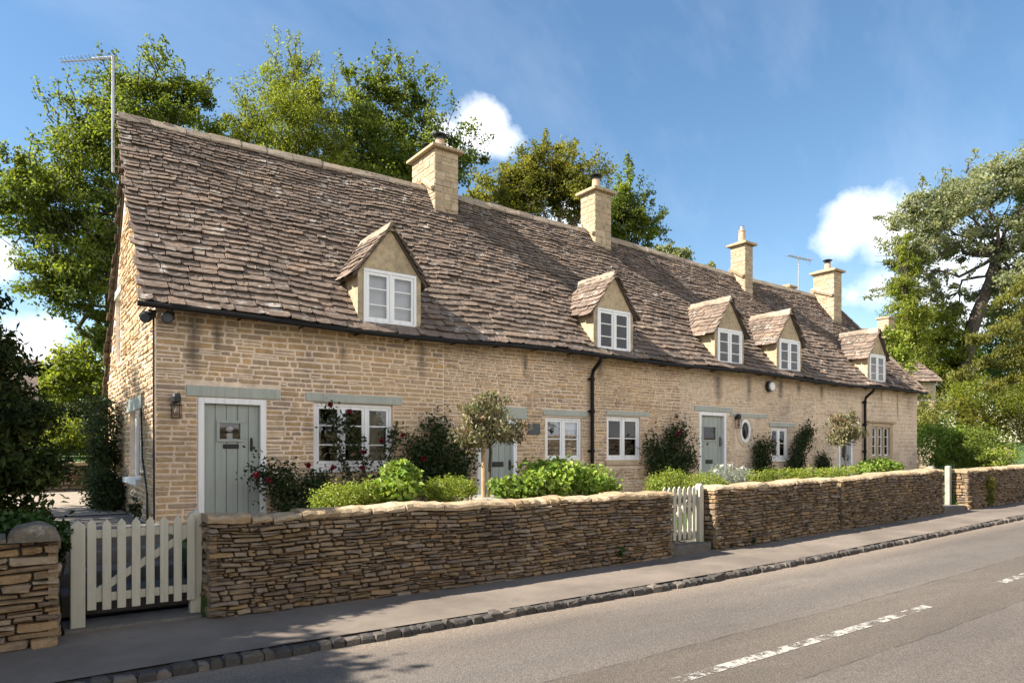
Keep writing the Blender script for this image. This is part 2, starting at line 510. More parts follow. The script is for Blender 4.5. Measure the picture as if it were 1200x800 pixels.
def clumpy(blobs, n, clump=0.22, per=45, shell=0.5):
    """points and outward directions spread in clumps through ellipsoids (cx,cy,cz,rx,ry,rz[,weight])"""
    wts = np.array([(b[3] * b[4] * b[5]) ** 0.75 * (b[6] if len(b) > 6 else 1.0) for b in blobs])
    wts /= wts.sum()
    cs, os_, rs = [], [], []
    for b, w in zip(blobs, wts):
        k = max(4, int(n * w / per))
        d = unit(rng.normal(size=(k, 3)))
        rad = (shell + (1 - shell) * rng.uniform(0, 1, (k, 1))) * rng.uniform(0.75, 1.08, (k, 1))
        R = np.array(b[3:6])
        cc = np.array(b[:3]) + d * rad * R
        m = int(n * w / k)
        size = clump * float(R.mean()) * rng.uniform(0.55, 1.3, (k, 1, 1))
        g = rng.normal(size=(k, m, 3)) * np.array([1, 1, 0.65]) * size * 0.6
        pts = cc[:, None, :] + g
        cs.append(pts.reshape(-1, 3))
        rs.append(np.clip(np.repeat(rng.uniform(0, 1, k), m) * 0.72 + rng.uniform(0, 0.28, k * m), 0, 1))
        os_.append(unit(np.repeat(d, m, axis=0) + unit(g.reshape(-1, 3) + 1e-6) * 0.7))
    LAST['r'] = np.concatenate(rs)
    return np.concatenate(cs), np.concatenate(os_)


def bent(a, b, k=4, wob=0.12):
    a, b = np.array(a, float), np.array(b, float)
    L = np.linalg.norm(b - a)
    pts = [a + (b - a) * i / k for i in range(k + 1)]
    for i in range(1, k):
        pts[i] = pts[i] + rng.normal(size=3) * L * wob * 0.5
    return pts


def tree(name, label, base, blobs, n, ln, wd, mat, tr=0.25, cat='tree', group=None, sprigs=(), limbs=True, clump=0.22, up=0.5, droop=0.0, fork=0.45, shell=0.5, trunkpts=None, twigs=5, per=45, boughs=(), auto=0):
    """tapered trunk with limbs into every lobe of the crown, and a crown of leaf clumps"""
    root = thing(name, base, label, cat, group)
    tb = MB()
    top = np.mean([b[:3] for b in blobs], axis=0)
    if trunkpts is None:
        f = np.array(base) + (top - np.array(base)) * fork
        trunkpts = bent(base, f, 4, 0.05)
    f = np.array(trunkpts[-1])
    tb.tube(trunkpts, [tr * (1.25 - 0.6 * i / (len(trunkpts) - 1)) for i in range(len(trunkpts))], 9)
    if limbs:
        for b in blobs:
            c0 = np.array(b[:3])
            pl = bent(f, c0, 5, 0.14)
            tb.tube(pl, [tr * (0.55 if tr < 0.3 else 0.34) * (1 - 0.75 * i / 5) for i in range(6)], 6)
            for _ in range(twigs):
                e = c0 + unit(rng.normal(size=(1, 3)))[0] * np.array(b[3:6]) * U(0.7, 0.98)
                q = pl[random.choice((2, 3, 4, 5))]
                tb.tube(bent(q, e, 4, 0.12), [tr * 0.16 * (1 - 0.2 * i) for i in range(5)], 4)
    c, o = clumpy(blobs, n, clump, per, shell)
    xc, xo = [c], [o]
    sprigs = list(sprigs)
    for _ in range(auto):   # loose shoots that break the outline of the crown
        b = random.choice(blobs)
        d = unit(rng.normal(size=(1, 3)) + np.array([0, 0, 0.7]))[0]
        R_ = np.array(b[3:6])
        q0 = np.array(b[:3]) + d * R_ * 0.75
        q1 = np.array(b[:3]) + d * R_ * U(1.12, 1.5) + np.array([0, 0, U(0.0, 0.25)]) * R_
        sprigs.append((q0, q1, int(U(35, 80)), 0.09 * float(R_.mean()) ** 0.5))
    for (p0, p1, m, spread) in sprigs:
        pl = bent(p0, p1, 5, 0.10)
        tb.tube(pl, [tr * 0.12 * (1 - 0.15 * i) for i in range(6)], 4)
        tt = rng.uniform(0.0, 1.0, m)
        # leaves gather in tufts along the shoot
        tt = np.clip(np.round(tt * 9) / 9 + rng.normal(size=m) * 0.03, 0, 1)
        P0 = np.array(pl)
        idx = np.minimum((tt * 5).astype(int), 4)
        fr = (tt * 5 - idx)[:, None]
        pts = P0[idx] * (1 - fr) + P0[idx + 1] * fr + rng.normal(size=(m, 3)) * spread * (1.15 - 0.6 * tt[:, None])
        xc.append(pts)
        xo.append(unit(rng.normal(size=(m, 3))))
    for bp in boughs:
        tb.tube(bp, [tr * 0.4 * (1 - 0.8 * i / (len(bp) - 1)) for i in range(len(bp))], 6)
    tb.build('trunk', M['wood'], root, smooth=True)
    xc, xo = np.concatenate(xc), np.concatenate(xo)
    q = np.concatenate([LAST['r'], rng.uniform(0, 1, len(xc) - len(LAST['r']))])
    leaf_mesh('crown', xc, xo, ln, wd, mat, root, up, droop, q)
    return root


def bush(name, label, blobs, n, ln, wd, mat, cat='shrub', group=None, clump=0.3, up=0.5, stems=5, shell=0.65, zb=None, per=25, droop=0.0):
    c0 = np.mean([b[:3] for b in blobs], axis=0)
    z0 = zb if zb is not None else min(b[2] - b[5] for b in blobs)
    root = thing(name, (c0[0], c0[1], z0), label, cat, group)
    sb = MB()
    for b in blobs:
        for _ in range(stems):
            e = np.array(b[:3]) + unit(rng.normal(size=(1, 3)))[0] * np.array(b[3:6]) * 0.6
            sb.tube(bent((c0[0] * 0.3 + b[0] * 0.7 + U(-.06, .06), c0[1] * 0.3 + b[1] * 0.7 + U(-.06, .06), z0), e, 3, 0.1), [0.012, 0.01, 0.008, 0.005], 4)
    sb.build('stem', M['wood'], root)
    c, o = clumpy(blobs, n, clump, per, shell)
    k = c[:, 2] > z0
    leaf_mesh('foliage', c[k], o[k], ln, wd, mat, root, up, droop, LAST['r'][k])
    return root


# ------------------------------------------------------------------ stonework
def fr_front(u, v, w, y=11.0):
    return (u, y - w, v)


def rows_cover(opens, v0, v1):
    return [(a, b) for (a, b, c, d) in opens if d > v0 + 0.005 and c < v1 - 0.005]


def stones(mb, fr, u0, u1, v0, v1, opens=(), hh=(0.07, 0.12), ww=(0.14, 0.42), joint=0.022, proud=(0.004, 0.014), m=0, inside=None, split=0.15, jit=0.006, tilt=0.0, sink=0.006, wavy=0.012, ragged=True):
    v = v0
    ph = U(0, 6)
    while v < v1 - 0.02:
        h = U(*hh)
        if v + h > v1 - 0.03:
            h = v1 - v
        # free stretches of this course between the openings
        spans = [(u0, u1)]
        for a, b in rows_cover(opens, v, v + h):
            ns = []
            for x, y in spans:
                if b <= x or a >= y:
                    ns.append((x, y))
                else:
                    if a - x > 0.03:
                        ns.append((x, a))
                    if y - b > 0.03:
                        ns.append((b, y))
            spans = ns
        for x, y in spans:
            u = x
            while u < y - 0.02:
                w_ = U(*ww)
                if random.random() < 0.2:
                    w_ *= 0.6
                if u + w_ > y - ww[0] * 0.6:
                    w_ = y - u
                parts = [(v, h)]
                if random.random() < split and h > hh[0] * 1.15:
                    q = U(0.38, 0.62) * h
                    parts = [(v, q), (v + q, h - q)]
                for pv, phh in parts:
                    cu, cv = u + w_ / 2, pv + phh / 2 + wavy * math.sin(u * 1.7 + ph + pv * 3)
                    if inside is not None and not inside(u, u + w_, pv, pv + phh):
                        continue
                    a, b = max(0.01, w_ / 2 - joint / 2), max(0.007, phh / 2 - joint / 2)
                    ch = min(a, b) * U(0.12, 0.5)
                    ring = [(-a + ch, -b), (0, -b), (a - ch, -b), (a, -b + ch), (a, b - ch), (a - ch, b), (0, b), (-a + ch, b), (-a, b - ch), (-a, -b + ch)]
                    ti = U(-tilt, tilt)
                    ring = [(p + U(-jit, jit), q + U(-jit, jit) + p * ti) for p, q in ring]
                    d = U(*proud)
                    k = 1 - min(0.3, 0.009 / max(b, 0.012)) if ragged else 0.9
                    ka = 1 - min(0.2, 0.009 / a)
                    sl, sv = U(-0.25, 0.25) * d, U(-0.25, 0.25) * d
                    vs = [fr(cu + p, cv + q, -sink) for p, q in ring]
                    vs += [fr(cu + p * ka, cv + q * k, d + sl * p / a + sv * q / b + U(-0.12, 0.12) * d) for p, q in ring]
                    vs.append(fr(cu, cv, d * U(0.95, 1.25)))
                    n = 10
                    fs = [(i, (i + 1) % n, n + (i + 1) % n, n + i) for i in range(n)] + [(n + i, n + (i + 1) % n, 2 * n) for i in range(n)]
                    mb.add(vs, fs, random.random(), m)
                u += w_
        v += h


def cell_wall(mb, fr, us, ztop, z0, opens, m=0, depth=0.16):
    """mortar face in narrow strips with real openings, and the reveals of each opening"""
    for a, b in zip(us[:-1], us[1:]):
        cuts = sorted([(c, d) for (p, q, c, d) in opens if p < (a + b) / 2 < q])
        lo = z0
        ta, tb_ = ztop(a), ztop(b)
        for c, d in cuts + [(None, None)]:
            if c is None:
                if min(ta, tb_) > lo:
                    mb.add([fr(a, lo, 0), fr(b, lo, 0), fr(b, tb_, 0), fr(a, ta, 0)], [(0, 1, 2, 3)], 0.5, m)
            else:
                mb.add([fr(a, lo, 0), fr(b, lo, 0), fr(b, c, 0), fr(a, c, 0)], [(0, 1, 2, 3)], 0.5, m)
                lo = d
    for (p, q, c, d) in opens:
        mb.add([fr(p, c, 0), fr(p, d, 0), fr(p, d, -depth), fr(p, c, -depth)], [(0, 1, 2, 3)], 0.5, m)
        mb.add([fr(q, c, 0), fr(q, d, 0), fr(q, d, -depth), fr(q, c, -depth)], [(3, 2, 1, 0)], 0.5, m)
        mb.add([fr(p, d, 0), fr(q, d, 0), fr(q, d, -depth), fr(p, d, -depth)], [(0, 1, 2, 3)], 0.5, m)
        mb.add([fr(p, c, 0), fr(q, c, 0), fr(q, c, -depth), fr(p, c, -depth)], [(3, 2, 1, 0)], 0.5, m)


def slate_field(mb, surf, L, smin, smax, e0, e1, w0, w1, skip=None, m=0, thick=(0.018, 0.034), lift=0.05, u_from=-0.05):
    """courses of thick stone slates, big at the eaves and small at the ridge; surf(s, u, w) is the roof surface"""
    u = u_from
    while u < L - 0.02:
        f = max(0.0, min(1.0, u / L))
        e = (e0 + (e1 - e0) * f) * U(0.88, 1.1)
        s = smin(u) - U(0, 0.08)
        end = smax(u)
        sink = U(-0.006, 0.006)
        while s < end:
            wd = (w0 + (w1 - w0) * f) * U(0.6, 1.55)
            if s + wd > end - 0.06:
                wd = max(0.08, end - s + U(0, 0.03))
            s_, wd_ = s, wd
            ab = (s, s + wd) if skip is None else skip(s, s + wd, u, u + e)
            if ab is not None:
                s, wd = ab[0], ab[1] - ab[0]
                sm = s + wd / 2
                t = U(*thick) * (1.0 - 0.3 * f)
                lf = lift * (1.0 - 0.3 * f) * U(0.7, 1.35)
                g = 0.004 + U(0, 0.006)
                dj = U(-0.026, 0.026) * (e / 0.2)
                slant = U(-0.02, 0.02)
                hd = min(u + e * 1.75, L + 0.03)
                xs = [s + g, s + wd * U(0.15, 0.3), s + wd * U(0.42, 0.58), s + wd * U(0.7, 0.85), s + wd - g]
                cut = [U(0.0, 0.04), U(-0.010, 0.010), U(-0.012, 0.012), U(-0.010, 0.010), U(0.0, 0.04)]
                ut = [u + dj + slant * (x - sm) + c * (e / 0.2) for x, c in zip(xs, cut)]
                um = [q + e * 0.5 for q in ut]
                tw = U(-0.012, 0.012)
                V = []
                for x, q in zip(xs, ut):
                    V.append(surf(x, q, sink + lf + t + tw * (x - sm) / wd + U(-.003, .003)))
                for x, q in zip(xs, um):
                    V.append(surf(x, q, sink + lf * 0.72 + t + U(-.004, .004)))
                for x in xs:
                    V.append(surf(x, hd, 0.004))
                for x, q in zip(xs, ut):
                    V.append(surf(x, q + 0.006, sink + lf + tw * (x - sm) / wd))
                V += [surf(xs[0], hd, -0.02), surf(xs[4], hd, -0.02)]
                Fc = []
                for r_ in (0, 5):
                    for i in range(4):
                        Fc.append((r_ + i, r_ + i + 1, r_ + i + 6, r_ + i + 5))
                for i in range(4):
                    Fc.append((15 + i, 15 + i + 1, i + 1, i))
                Fc += [(15, 0, 5), (15, 5, 10, 20), (4, 19, 9), (9, 19, 21, 14)]
                mb.add(V, Fc, random.random(), m)
            s, wd = s_, wd_
            s += wd
        u += e


# ------------------------------------------------------------------ the row of cottages
DW, ZG = 11.0, 0.45
EY, EZ, RY = 10.72, 3.80, 13.6
XL, XR, WL, WR = 1.42, 25.54, 1.61, 25.42
RIDGE = [(1.4, 7.53), (4.0, 7.57), (7.1, 7.63), (12.0, 7.58), (15.4, 7.48), (18.5, 7.37), (27, 7.34)]
XE = 24.35   # the ridge stops here and the roof is hipped to the far corner


def zr(s):
    for (a, p), (b, q) in zip(RIDGE[:-1], RIDGE[1:]):
        if s <= b:
            return p + (q - p) * max(0.0, (s - a)) / (b - a)
    return RIDGE[-1][1]


def ze(s):
    return EZ + 0.025 * math.sin(s * 0.9) - 0.02 * math.sin(s * 0.37)


RL = math.hypot(RY - EY, 7.52 - EZ)
PIT = math.atan2(7.52 - EZ, RY - EY)


def surf_front(s, u, w):
    f = u / RL
    sag = 0.09 * math.sin(math.pi * max(0, min(1, f))) + 0.018 * math.sin(s * 1.3 + 2.0 * f) + 0.012 * math.sin(s * 3.1 + 5 * f)
    return (s, EY + (RY - EY) * f - math.sin(PIT) * (w - sag), ze(s) + (zr(s) - ze(s)) * f + math.cos(PIT) * (w - sag))


BY, BZ = 17.45, 2.95
BL = math.hypot(BY - RY, 7.52 - BZ)
BP = math.atan2(7.52 - BZ, BY - RY)


def surf_back(s, u, w):
    f = u / BL
    return (s, BY - (BY - RY) * f + math.sin(BP) * w, BZ + (zr(s) - BZ) * f + math.cos(BP) * w)


cot = thing('cottage_row', (13.5, 11.0, 0.6), 'long row of honey stone cottages with five dormers and a stone slate roof', 'cottages')

WINS = {
    'a': (3.95, 5.37, 1.45, 2.53), 'b': (8.82, 9.83, 1.53, 2.44), 'c': (10.56, 11.63, 1.53, 2.51), 'd': (16.77, 17.57, 1.51, 2.40)}
DOORS = {'a': (2.18, 3.18, 0.5, 2.53), 'b': (7.14, 8.09, 0.5, 2.36), 'c': (13.70, 14.78, 0.6, 2.72), 'd': (20.25, 21.06, 0.6, 2.2)}
OVAL = (15.58, 2.27, 0.30, 0.31)
W5 = (22.02, 23.66, 1.50, 2.66)
opens = list(WINS.values()) + list(DOORS.values()) + [(OVAL[0] - 0.22, OVAL[0] + 0.22, OVAL[1] - 0.22, OVAL[1] + 0.22), W5]
LINT = [(2.02, 3.40, 2.54, 2.70), (3.81, 5.55, 2.54, 2.68), (7.0, 8.33, 2.37, 2.60), (8.75, 10.0, 2.47, 2.59), (10.53, 11.90, 2.53, 2.63), (13.51, 15.03, 2.73, 2.86), (14.95, 16.55, 2.63, 2.73), (16.66, 17.9, 2.41, 2.53)]
SILL = [(10.50, 11.72, 1.42, 1.525), (8.78, 9.88, 1.44, 1.525), (3.9, 5.42, 1.37, 1.445)]
blocked = opens + LINT + SILL + [(OVAL[0] - 0.42, OVAL[0] + 0.42, OVAL[1] - 0.44, OVAL[1] + 0.42)]

us = sorted(set([WL, WR] + [q for o in opens for q in o[:2]] + [WL + 0.4 * i for i in range(1, 60) if WL + 0.4 * i < WR]))
wb = MB()
cell_wall(wb, fr_front, us, lambda u: 3.98, ZG, opens, 1)
# quoined, coursed stone at the near cottage; finer rubble along the middle; pale ashlar at the far end
stones(wb, fr_front, WL, 6.4, ZG, 3.95, blocked, (0.06, 0.108), (0.13, 0.42), 0.024, (0.004, 0.016), 0, split=0.16)
stones(wb, fr_front, 6.4, 13.0, ZG, 3.95, blocked, (0.045, 0.092), (0.09, 0.34), 0.017, (0.003, 0.018), 0, split=0.36, tilt=0.02)
stones(wb, fr_front, 13.0, 19.6, ZG, 3.95, blocked, (0.042, 0.085), (0.08, 0.32), 0.016, (0.003, 0.018), 2, split=0.36, tilt=0.02)
stones(wb, fr_front, 19.6, WR, ZG, 3.95, blocked, (0.10, 0.17), (0.22, 0.5), 0.012, (0.002, 0.006), 2, split=0.1, jit=0.003)
# dressed surround of the oval light
ov = [(math.cos(a) * OVAL[2] * 0.72, math.sin(a) * OVAL[3]) for a in [i * math.pi / 12 for i in range(24)]]
ring_o = [(OVAL[0] + math.cos(i * math.pi / 12) * 0.36, OVAL[1] - 0.01 + math.sin(i * math.pi / 12) * 0.42) for i in range(24)]
ring_i = [(OVAL[0] + p, OVAL[1] + q) for p, q in ov]
vs = [fr_front(p, q, 0.012) for p, q in ring_o] + [fr_front(p, q, 0.012) for p, q in ring_i] + [fr_front(p, q, -0.05) for p, q in ring_i] + [fr_front(p, q, -0.004) for p, q in ring_o]
wb.add(vs, [(i, (i + 1) % 24, 24 + (i + 1) % 24, 24 + i) for i in range(24)] + [(24 + i, 24 + (i + 1) % 24, 48 + (i + 1) % 24, 48 + i) for i in range(24)] + [(72 + i, 72 + (i + 1) % 24, (i + 1) % 24, i) for i in range(24)], 0.6, 2)
wb.build('stone_cladding_wall', [M['wallstone'], M['mortar'], M['palestone']], cot)


# gable facing the lane end (outward = -X)
def fr_gable(u, v, w):
    return (WL - w, u, v)


def gtop(y):
    if y < RY:
        return EZ + 0.22 + (7.47 - EZ - 0.10) * (y - 10.95) / (RY - 10.95) - 0.16
    return 7.43 - (7.43 - BZ) * (y - RY) / (BY - RY) - 0.02


GW = [(12.35, 13.75, 1.28, 2.40), (14.95, 15.85, 3.45, 4.75)]
gus = sorted(set([11.0, 13.6, 17.2] + [q for o in GW for q in o[:2]] + [11.0 + 0.2 * i for i in range(31)]))
gb = MB()
cell_wall(gb, fr_gable, gus, gtop, ZG, GW, 1, 0.2)
stones(gb, fr_gable, 11.0, 17.2, ZG, 7.5, GW + [(12.2, 13.95, 2.40, 2.62), (14.8, 16.0, 4.75, 4.9), (12.25, 13.85, 1.18, 1.28)], (0.07, 0.12), (0.15, 0.42), 0.024, (0.006, 0.026), 0, inside=lambda a, b, c, d: d < min(gtop(a), gtop(b)) + 0.03, split=0.2)
gb.build('stone_cladding_gable', [M['wallstone'], M['mortar']], cot)
# remaining outside walls (back and far end)
ob = MB()
ob.add([(WL, 17.2, ZG), (WR, 17.2, ZG), (WR, 17.2, 3.1), (WL, 17.2, 3.1)], [(0, 1, 2, 3)], 0.5)
ob.add([(WR, 11.0, ZG), (WR, 17.2, ZG), (WR, 17.2, 3.9), (WR, 11.0, 3.9)], [(0, 1, 2, 3)], 0.5)
ob.build('rear_wall', M['palestone'], cot)

# main roof
DORM = [5.26, 10.65, 14.75, 17.42, 22.35]
DF, DAP, DHW = 10.875, 5.64, 0.60   # dormer front plane, apex height, half width


def dorm_top(ds):
    return DAP - 1.32 * abs(ds)


def skip_dormer(a, b, u0, u1):
    p = surf_front((a + b) / 2, (u0 + u1) / 2, 0)
    for d in DORM:
        lim = min(DHW, (DAP - p[2]) / 1.32) - 0.02
        if lim > 0.05 and p[1] > DF - 0.05 and b > d - lim and a < d + lim:
            left, right = (d - lim) - a, b - (d + lim)
            if left > 0.05 and left >= right:
                return (a, d - lim)
            if right > 0.05:
                return (d + lim, b)
            return None
    return (a, b)


rb = MB()
slate_field(rb, surf_front, RL, lambda u: XL, lambda u: XR - (XR - XE) * max(0, u) / RL, 0.168, 0.080, 0.31, 0.14, skip_dormer, lift=0.038, thick=(0.018, 0.040))
slate_field(rb, surf_back, BL, lambda u: WL - 0.06, lambda u: 2.6, 0.22, 0.10, 0.42, 0.20)
# deck under the slates, pieces between the dormers so that rooms stay dark
ns, nu = 61, 9
dv, df = [], []
for i in range(ns):
    for j in range(nu):
        u = RL * j / (nu - 1)
        xr_ = XR - 0.04 - (XR - XE) * j / (nu - 1)
        dv.append(surf_front(XL + 0.03 + (xr_ - XL - 0.03) * i / (ns - 1), u, -0.05))
    xr_ = XR - 0.04
    for j in range(nu):
        u = BL * j / (nu - 1)
        dv.append(surf_back(WL - 0.04 + (XR - 0.04 - (XR - XE) * j / (nu - 1) - WL + 0.04) * i / (ns - 1), u, -0.05))
nr_ = 2 * nu
for i in range(ns - 1):
    for j in list(range(nu - 1)) + list(range(nu, 2 * nu - 1)):
        df.append((i * nr_ + j, (i + 1) * nr_ + j, (i + 1) * nr_ + j + 1, i * nr_ + j + 1))
rb.add(dv, df, 0.5, 1)
# hip slates at the far end
hb = [(XR, EY, EZ), (XR, BY, BZ), (XE, RY, zr(XE))]
rb.add([(x + 0.03, y, z + 0.03) for x, y, z in hb], [(0, 1, 2)], 0.5, 0)
rb.build('stone_tile_roof', [M['slate'], M['deck']], cot)

# ridge: bedded stone cappings
rg = MB()
s = XL - 0.02
while s < XE:
    l = U(0.38, 0.62)
    e = min(s + l, XE + 0.05)
    z0, z1 = zr(s) + U(0, .02), zr(e) + U(0, .02)
    hw, hh = 0.12, 0.10
    prof = [(-hw, -hh * 1.2), (-hw * 1.05, -hh * 0.75), (-0.04, 0.055), (0.04, 0.055), (hw * 1.05, -hh * 0.6), (hw, -hh * 1.1)]
    v = []
    for x, z in ((s + 0.006, z0), (e - 0.006, z1)):
        v += [(x, RY + a + U(-.008, .008), z + b + U(-.008, .008)) for a, b in prof]
    rg.add(v, [(i, i + 1, i + 7, i + 6) for i in range(5)] + [(0, 6, 11, 5), (5, 4, 3, 2, 1, 0), (6, 7, 8, 9, 10, 11)])
    s = e
for i in range(12):
    p = np.array([XE, RY, zr(XE) + 0.02]) + (np.array([XR, EY, ze(XR) + 0.03]) - np.array([XE, RY, zr(XE) + 0.02])) * i / 12.0
    q = np.array([XE, RY, zr(XE) + 0.02]) + (np.array([XR, EY, ze(XR) + 0.03]) - np.array([XE, RY, zr(XE) + 0.02])) * (i + 0.97) / 12.0
    pass
rg.build('ridge_edging', M['ridge'], cot)
hm = MB()
for i in range(16):
    A_, B_ = np.array([XE, RY, zr(XE)]), np.array([XR - 0.02, EY, ze(XR)])
    hm.tube([A_ + (B_ - A_) * i / 16.0, A_ + (B_ - A_) * (i + 0.98) / 16.0], [0.05, 0.062], 6)
hm.build('hip_edging', M['slate'], cot)


# windows
def window(parent, fr, u0, u1, v0, v1, ncas, rows, mat=None, back=-0.10, name='window', th=0.055, curtain=None, cas=0.045):
    """white timber casements; returns the frame with pane (and curtain or blind) as its children"""
    mb = MB()
    mat = mat or M['white']
    f = back
    mb.fbox(fr, u0 + .004, u1 - .004, v0 + .004, v0 + th, f, f + 0.06)
    mb.fbox(fr, u0 + .004, u1 - .004, v1 - th, v1 - .004, f, f + 0.06)
    mb.fbox(fr, u0 + .004, u0 + th, v0 + th, v1 - th, f, f + 0.06)
    mb.fbox(fr, u1 - th, u1 - .004, v0 + th, v1 - th, f, f + 0.06)
    iw = (u1 - u0 - 2 * th)
    for i in range(1, ncas):
        c = u0 + th + iw * i / ncas
        mb.fbox(fr, c - 0.022, c + 0.022, v0 + th, v1 - th, f, f + 0.058)
    for i in range(ncas):
        a = u0 + th + iw * i / ncas + (0.022 if i else 0) + 0.003
        b = u0 + th + iw * (i + 1) / ncas - (0.022 if i < ncas - 1 else 0) - 0.003
        c, d = v0 + th + 0.003, v1 - th - 0.003
        w0, w1 = f + 0.02, f + 0.05
        mb.fbox(fr, a, b, c, c + cas * 1.15, w0, w1)
        mb.fbox(fr, a, b, d - cas, d, w0, w1)
        mb.fbox(fr, a, a + cas, c + cas * 1.15, d - cas, w0, w1)
        mb.fbox(fr, b - cas, b, c + cas * 1.15, d - cas, w0, w1)
        for r in range(1, rows):
            h = c + (d - c) * r / rows
            mb.fbox(fr, a + cas, b - cas, h - 0.011, h + 0.011, w0 + 0.004, w1 - 0.004)
    o = mb.build(name, mat, parent, bevel=0.004)
    gp = MB()
    for i in range(ncas):
        a = u0 + th + iw * i / ncas + 0.02
        b = u0 + th + iw * (i + 1) / ncas - 0.02
        gp.fbox(fr, a, b, v0 + th + .02, v1 - th - .02, f + 0.030, f + 0.034)
    return o, gp


def add_pane(parent, gp):
    return gp.build('pane', M['glass'], parent)


def drape(fr, u0, u1, v0, v1, w, name, parent, mat):
    mb = MB()
    n = max(4, int((u1 - u0) / 0.025))
    v = []
    for i in range(n + 1):
        u = u0 + (u1 - u0) * i / n
        d = w + 0.02 * math.sin(i * 1.9) + 0.008 * math.sin(i * 0.7)
        v += [fr(u, v0, d), fr(u, v1, d)]
    mb.add(v, [(2 * i, 2 * i + 2, 2 * i + 3, 2 * i + 1) for i in range(n)], 0.5)
    mb.build(name, mat, parent, smooth=True)


for key, (nc, nr) in {'a': (3, 3), 'b': (2, 2), 'c': (2, 2), 'd': (2, 2)}.items():
    u0, u1, v0, v1 = WINS[key]
    o, gp = window(cot, fr_front, u0, u1, v0, v1, nc, nr)
    add_pane(o, gp)
    if key == 'a':
        drape(fr_front, u1 - 0.45, u1 - 0.06, v0, v1, -0.2, 'curtain', o, M['curtain'])
        drape(fr_front, u0 + 0.04, u0 + 0.2, v0, v1, -0.2, 'curtain', o, M['curtain'])
    if key in 'bc':
        bl = MB()
        bl.fbox(fr_front, u0 + 0.05, u1 - 0.05, v1 - 0.24, v1 - 0.03, -0.17, -0.16)
        bl.build('blind', M['blind'], o)
        drape(fr_front, u1 - 0.2, u1 - 0.06, v0, v1, -0.24, 'curtain', o, M['curtain'])
    if key in 'abc':
        sl = MB()
        a, b, c, d = {'a': SILL[2], 'b': SILL[1], 'c': SILL[0]}[key]
        sl.fbox(fr_front, a, b, c, d, -0.1, 0.045)
        sl.build('sill', M['palestone'] if key != 'a' else M['white'], o, bevel=0.006)
    else:
        sl = MB()
        sl.fbox(fr_front, u0 - 0.03, u1 + 0.03, v0 - 0.06, v0 - 0.002, -0.1, 0.04)
        sl.build('sill', M['white'], o, bevel=0.006)
    li = MB()
    a, b, c, d = LINT[{'a': 1, 'b': 3, 'c': 4, 'd': 7}[key]]
    li.fbox(fr_front, a, b, c, d, -0.05, 0.024)
    li.build('lintel', M['sagelintel'], o, bevel=0.008)
    # stone lintel soffit shade comes from the real reveal

# oval light
mb = MB()
vs = []
for k, w in ((1.0, -0.045), (1.0, 0.02), (0.74, 0.02), (0.74, -0.03)):
    vs += [fr_front(OVAL[0] + p * k, OVAL[1] + q * k, w) for p, q in ov]
mb.add(vs, [(j * 24 + i, j * 24 + (i + 1) % 24, (j + 1) * 24 + (i + 1) % 24, (j + 1) * 24 + i) for j in range(3) for i in range(24)])
o = mb.build('oval_window', M['white'], cot)
gp = MB()
gp.add([fr_front(OVAL[0] + p * 0.8, OVAL[1] + q * 0.8, -0.02) for p, q in ov], [tuple(range(24))])
gp.build('pane', M['glass'], o)
li = MB()
li.fbox(fr_front, *LINT[6], -0.05, 0.02)
li.build('lintel', M['sagelintel'], o, bevel=0.008)

# stone mullioned window at the far end
mb = MB()
u0, u1, v0, v1 = W5
for a, b, c, d in ((u0, u0 + 0.26, v0, v1), (u1 - 0.2, u1, v0, v1), (u0 + 0.26, u1 - 0.2, v1 - 0.14, v1), (u0 + 0.26, u1 - 0.2, v0, v0 + 0.1)):
    mb.fbox(fr_front, a, b, c, d, -0.14, 0.02)
mb.fbox(fr_front, u0 - 0.1, u1 + 0.12, v1 + 0.002, v1 + 0.07, -0.02, 0.075)
i0, i1 = u0 + 0.26, u1 - 0.2
for i in (1, 2):
    c = i0 + (i1 - i0) * i / 3
    mb.fbox(fr_front, c - 0.05, c + 0.05, v0 + 0.1, v1 - 0.14, -0.13, 0.0)
o = mb.build('mullion_window', M['ashlar'], cot, bevel=0.012)
cf, gp = MB(), MB()
for i in range(3):
    a = i0 + (i1 - i0) * i / 3 + (0.052 if i else 0.004)
    b = i0 + (i1 - i0) * (i + 1) / 3 - (0.052 if i < 2 else 0.004)
    c, d = v0 + 0.104, v1 - 0.144
    t_ = 0.035
    for q in ((a, b, c, c + t_), (a, b, d - t_, d), (a, a + t_, c + t_, d - t_), (b - t_, b, c + t_, d - t_)):
        cf.fbox(fr_front, *q, -0.09, -0.05)
    for r in (1, 2):
        h = c + (d - c) * r / 3
        cf.fbox(fr_front, a + t_, b - t_, h - 0.01, h + 0.01, -0.085, -0.055)
    gp.fbox(fr_front, a + 0.02, b - 0.02, c + 0.02, d - 0.02, -0.074, -0.07)
cf.build('casement_frame', M['white'], o)
gp.build('pane', M['glass'], o)


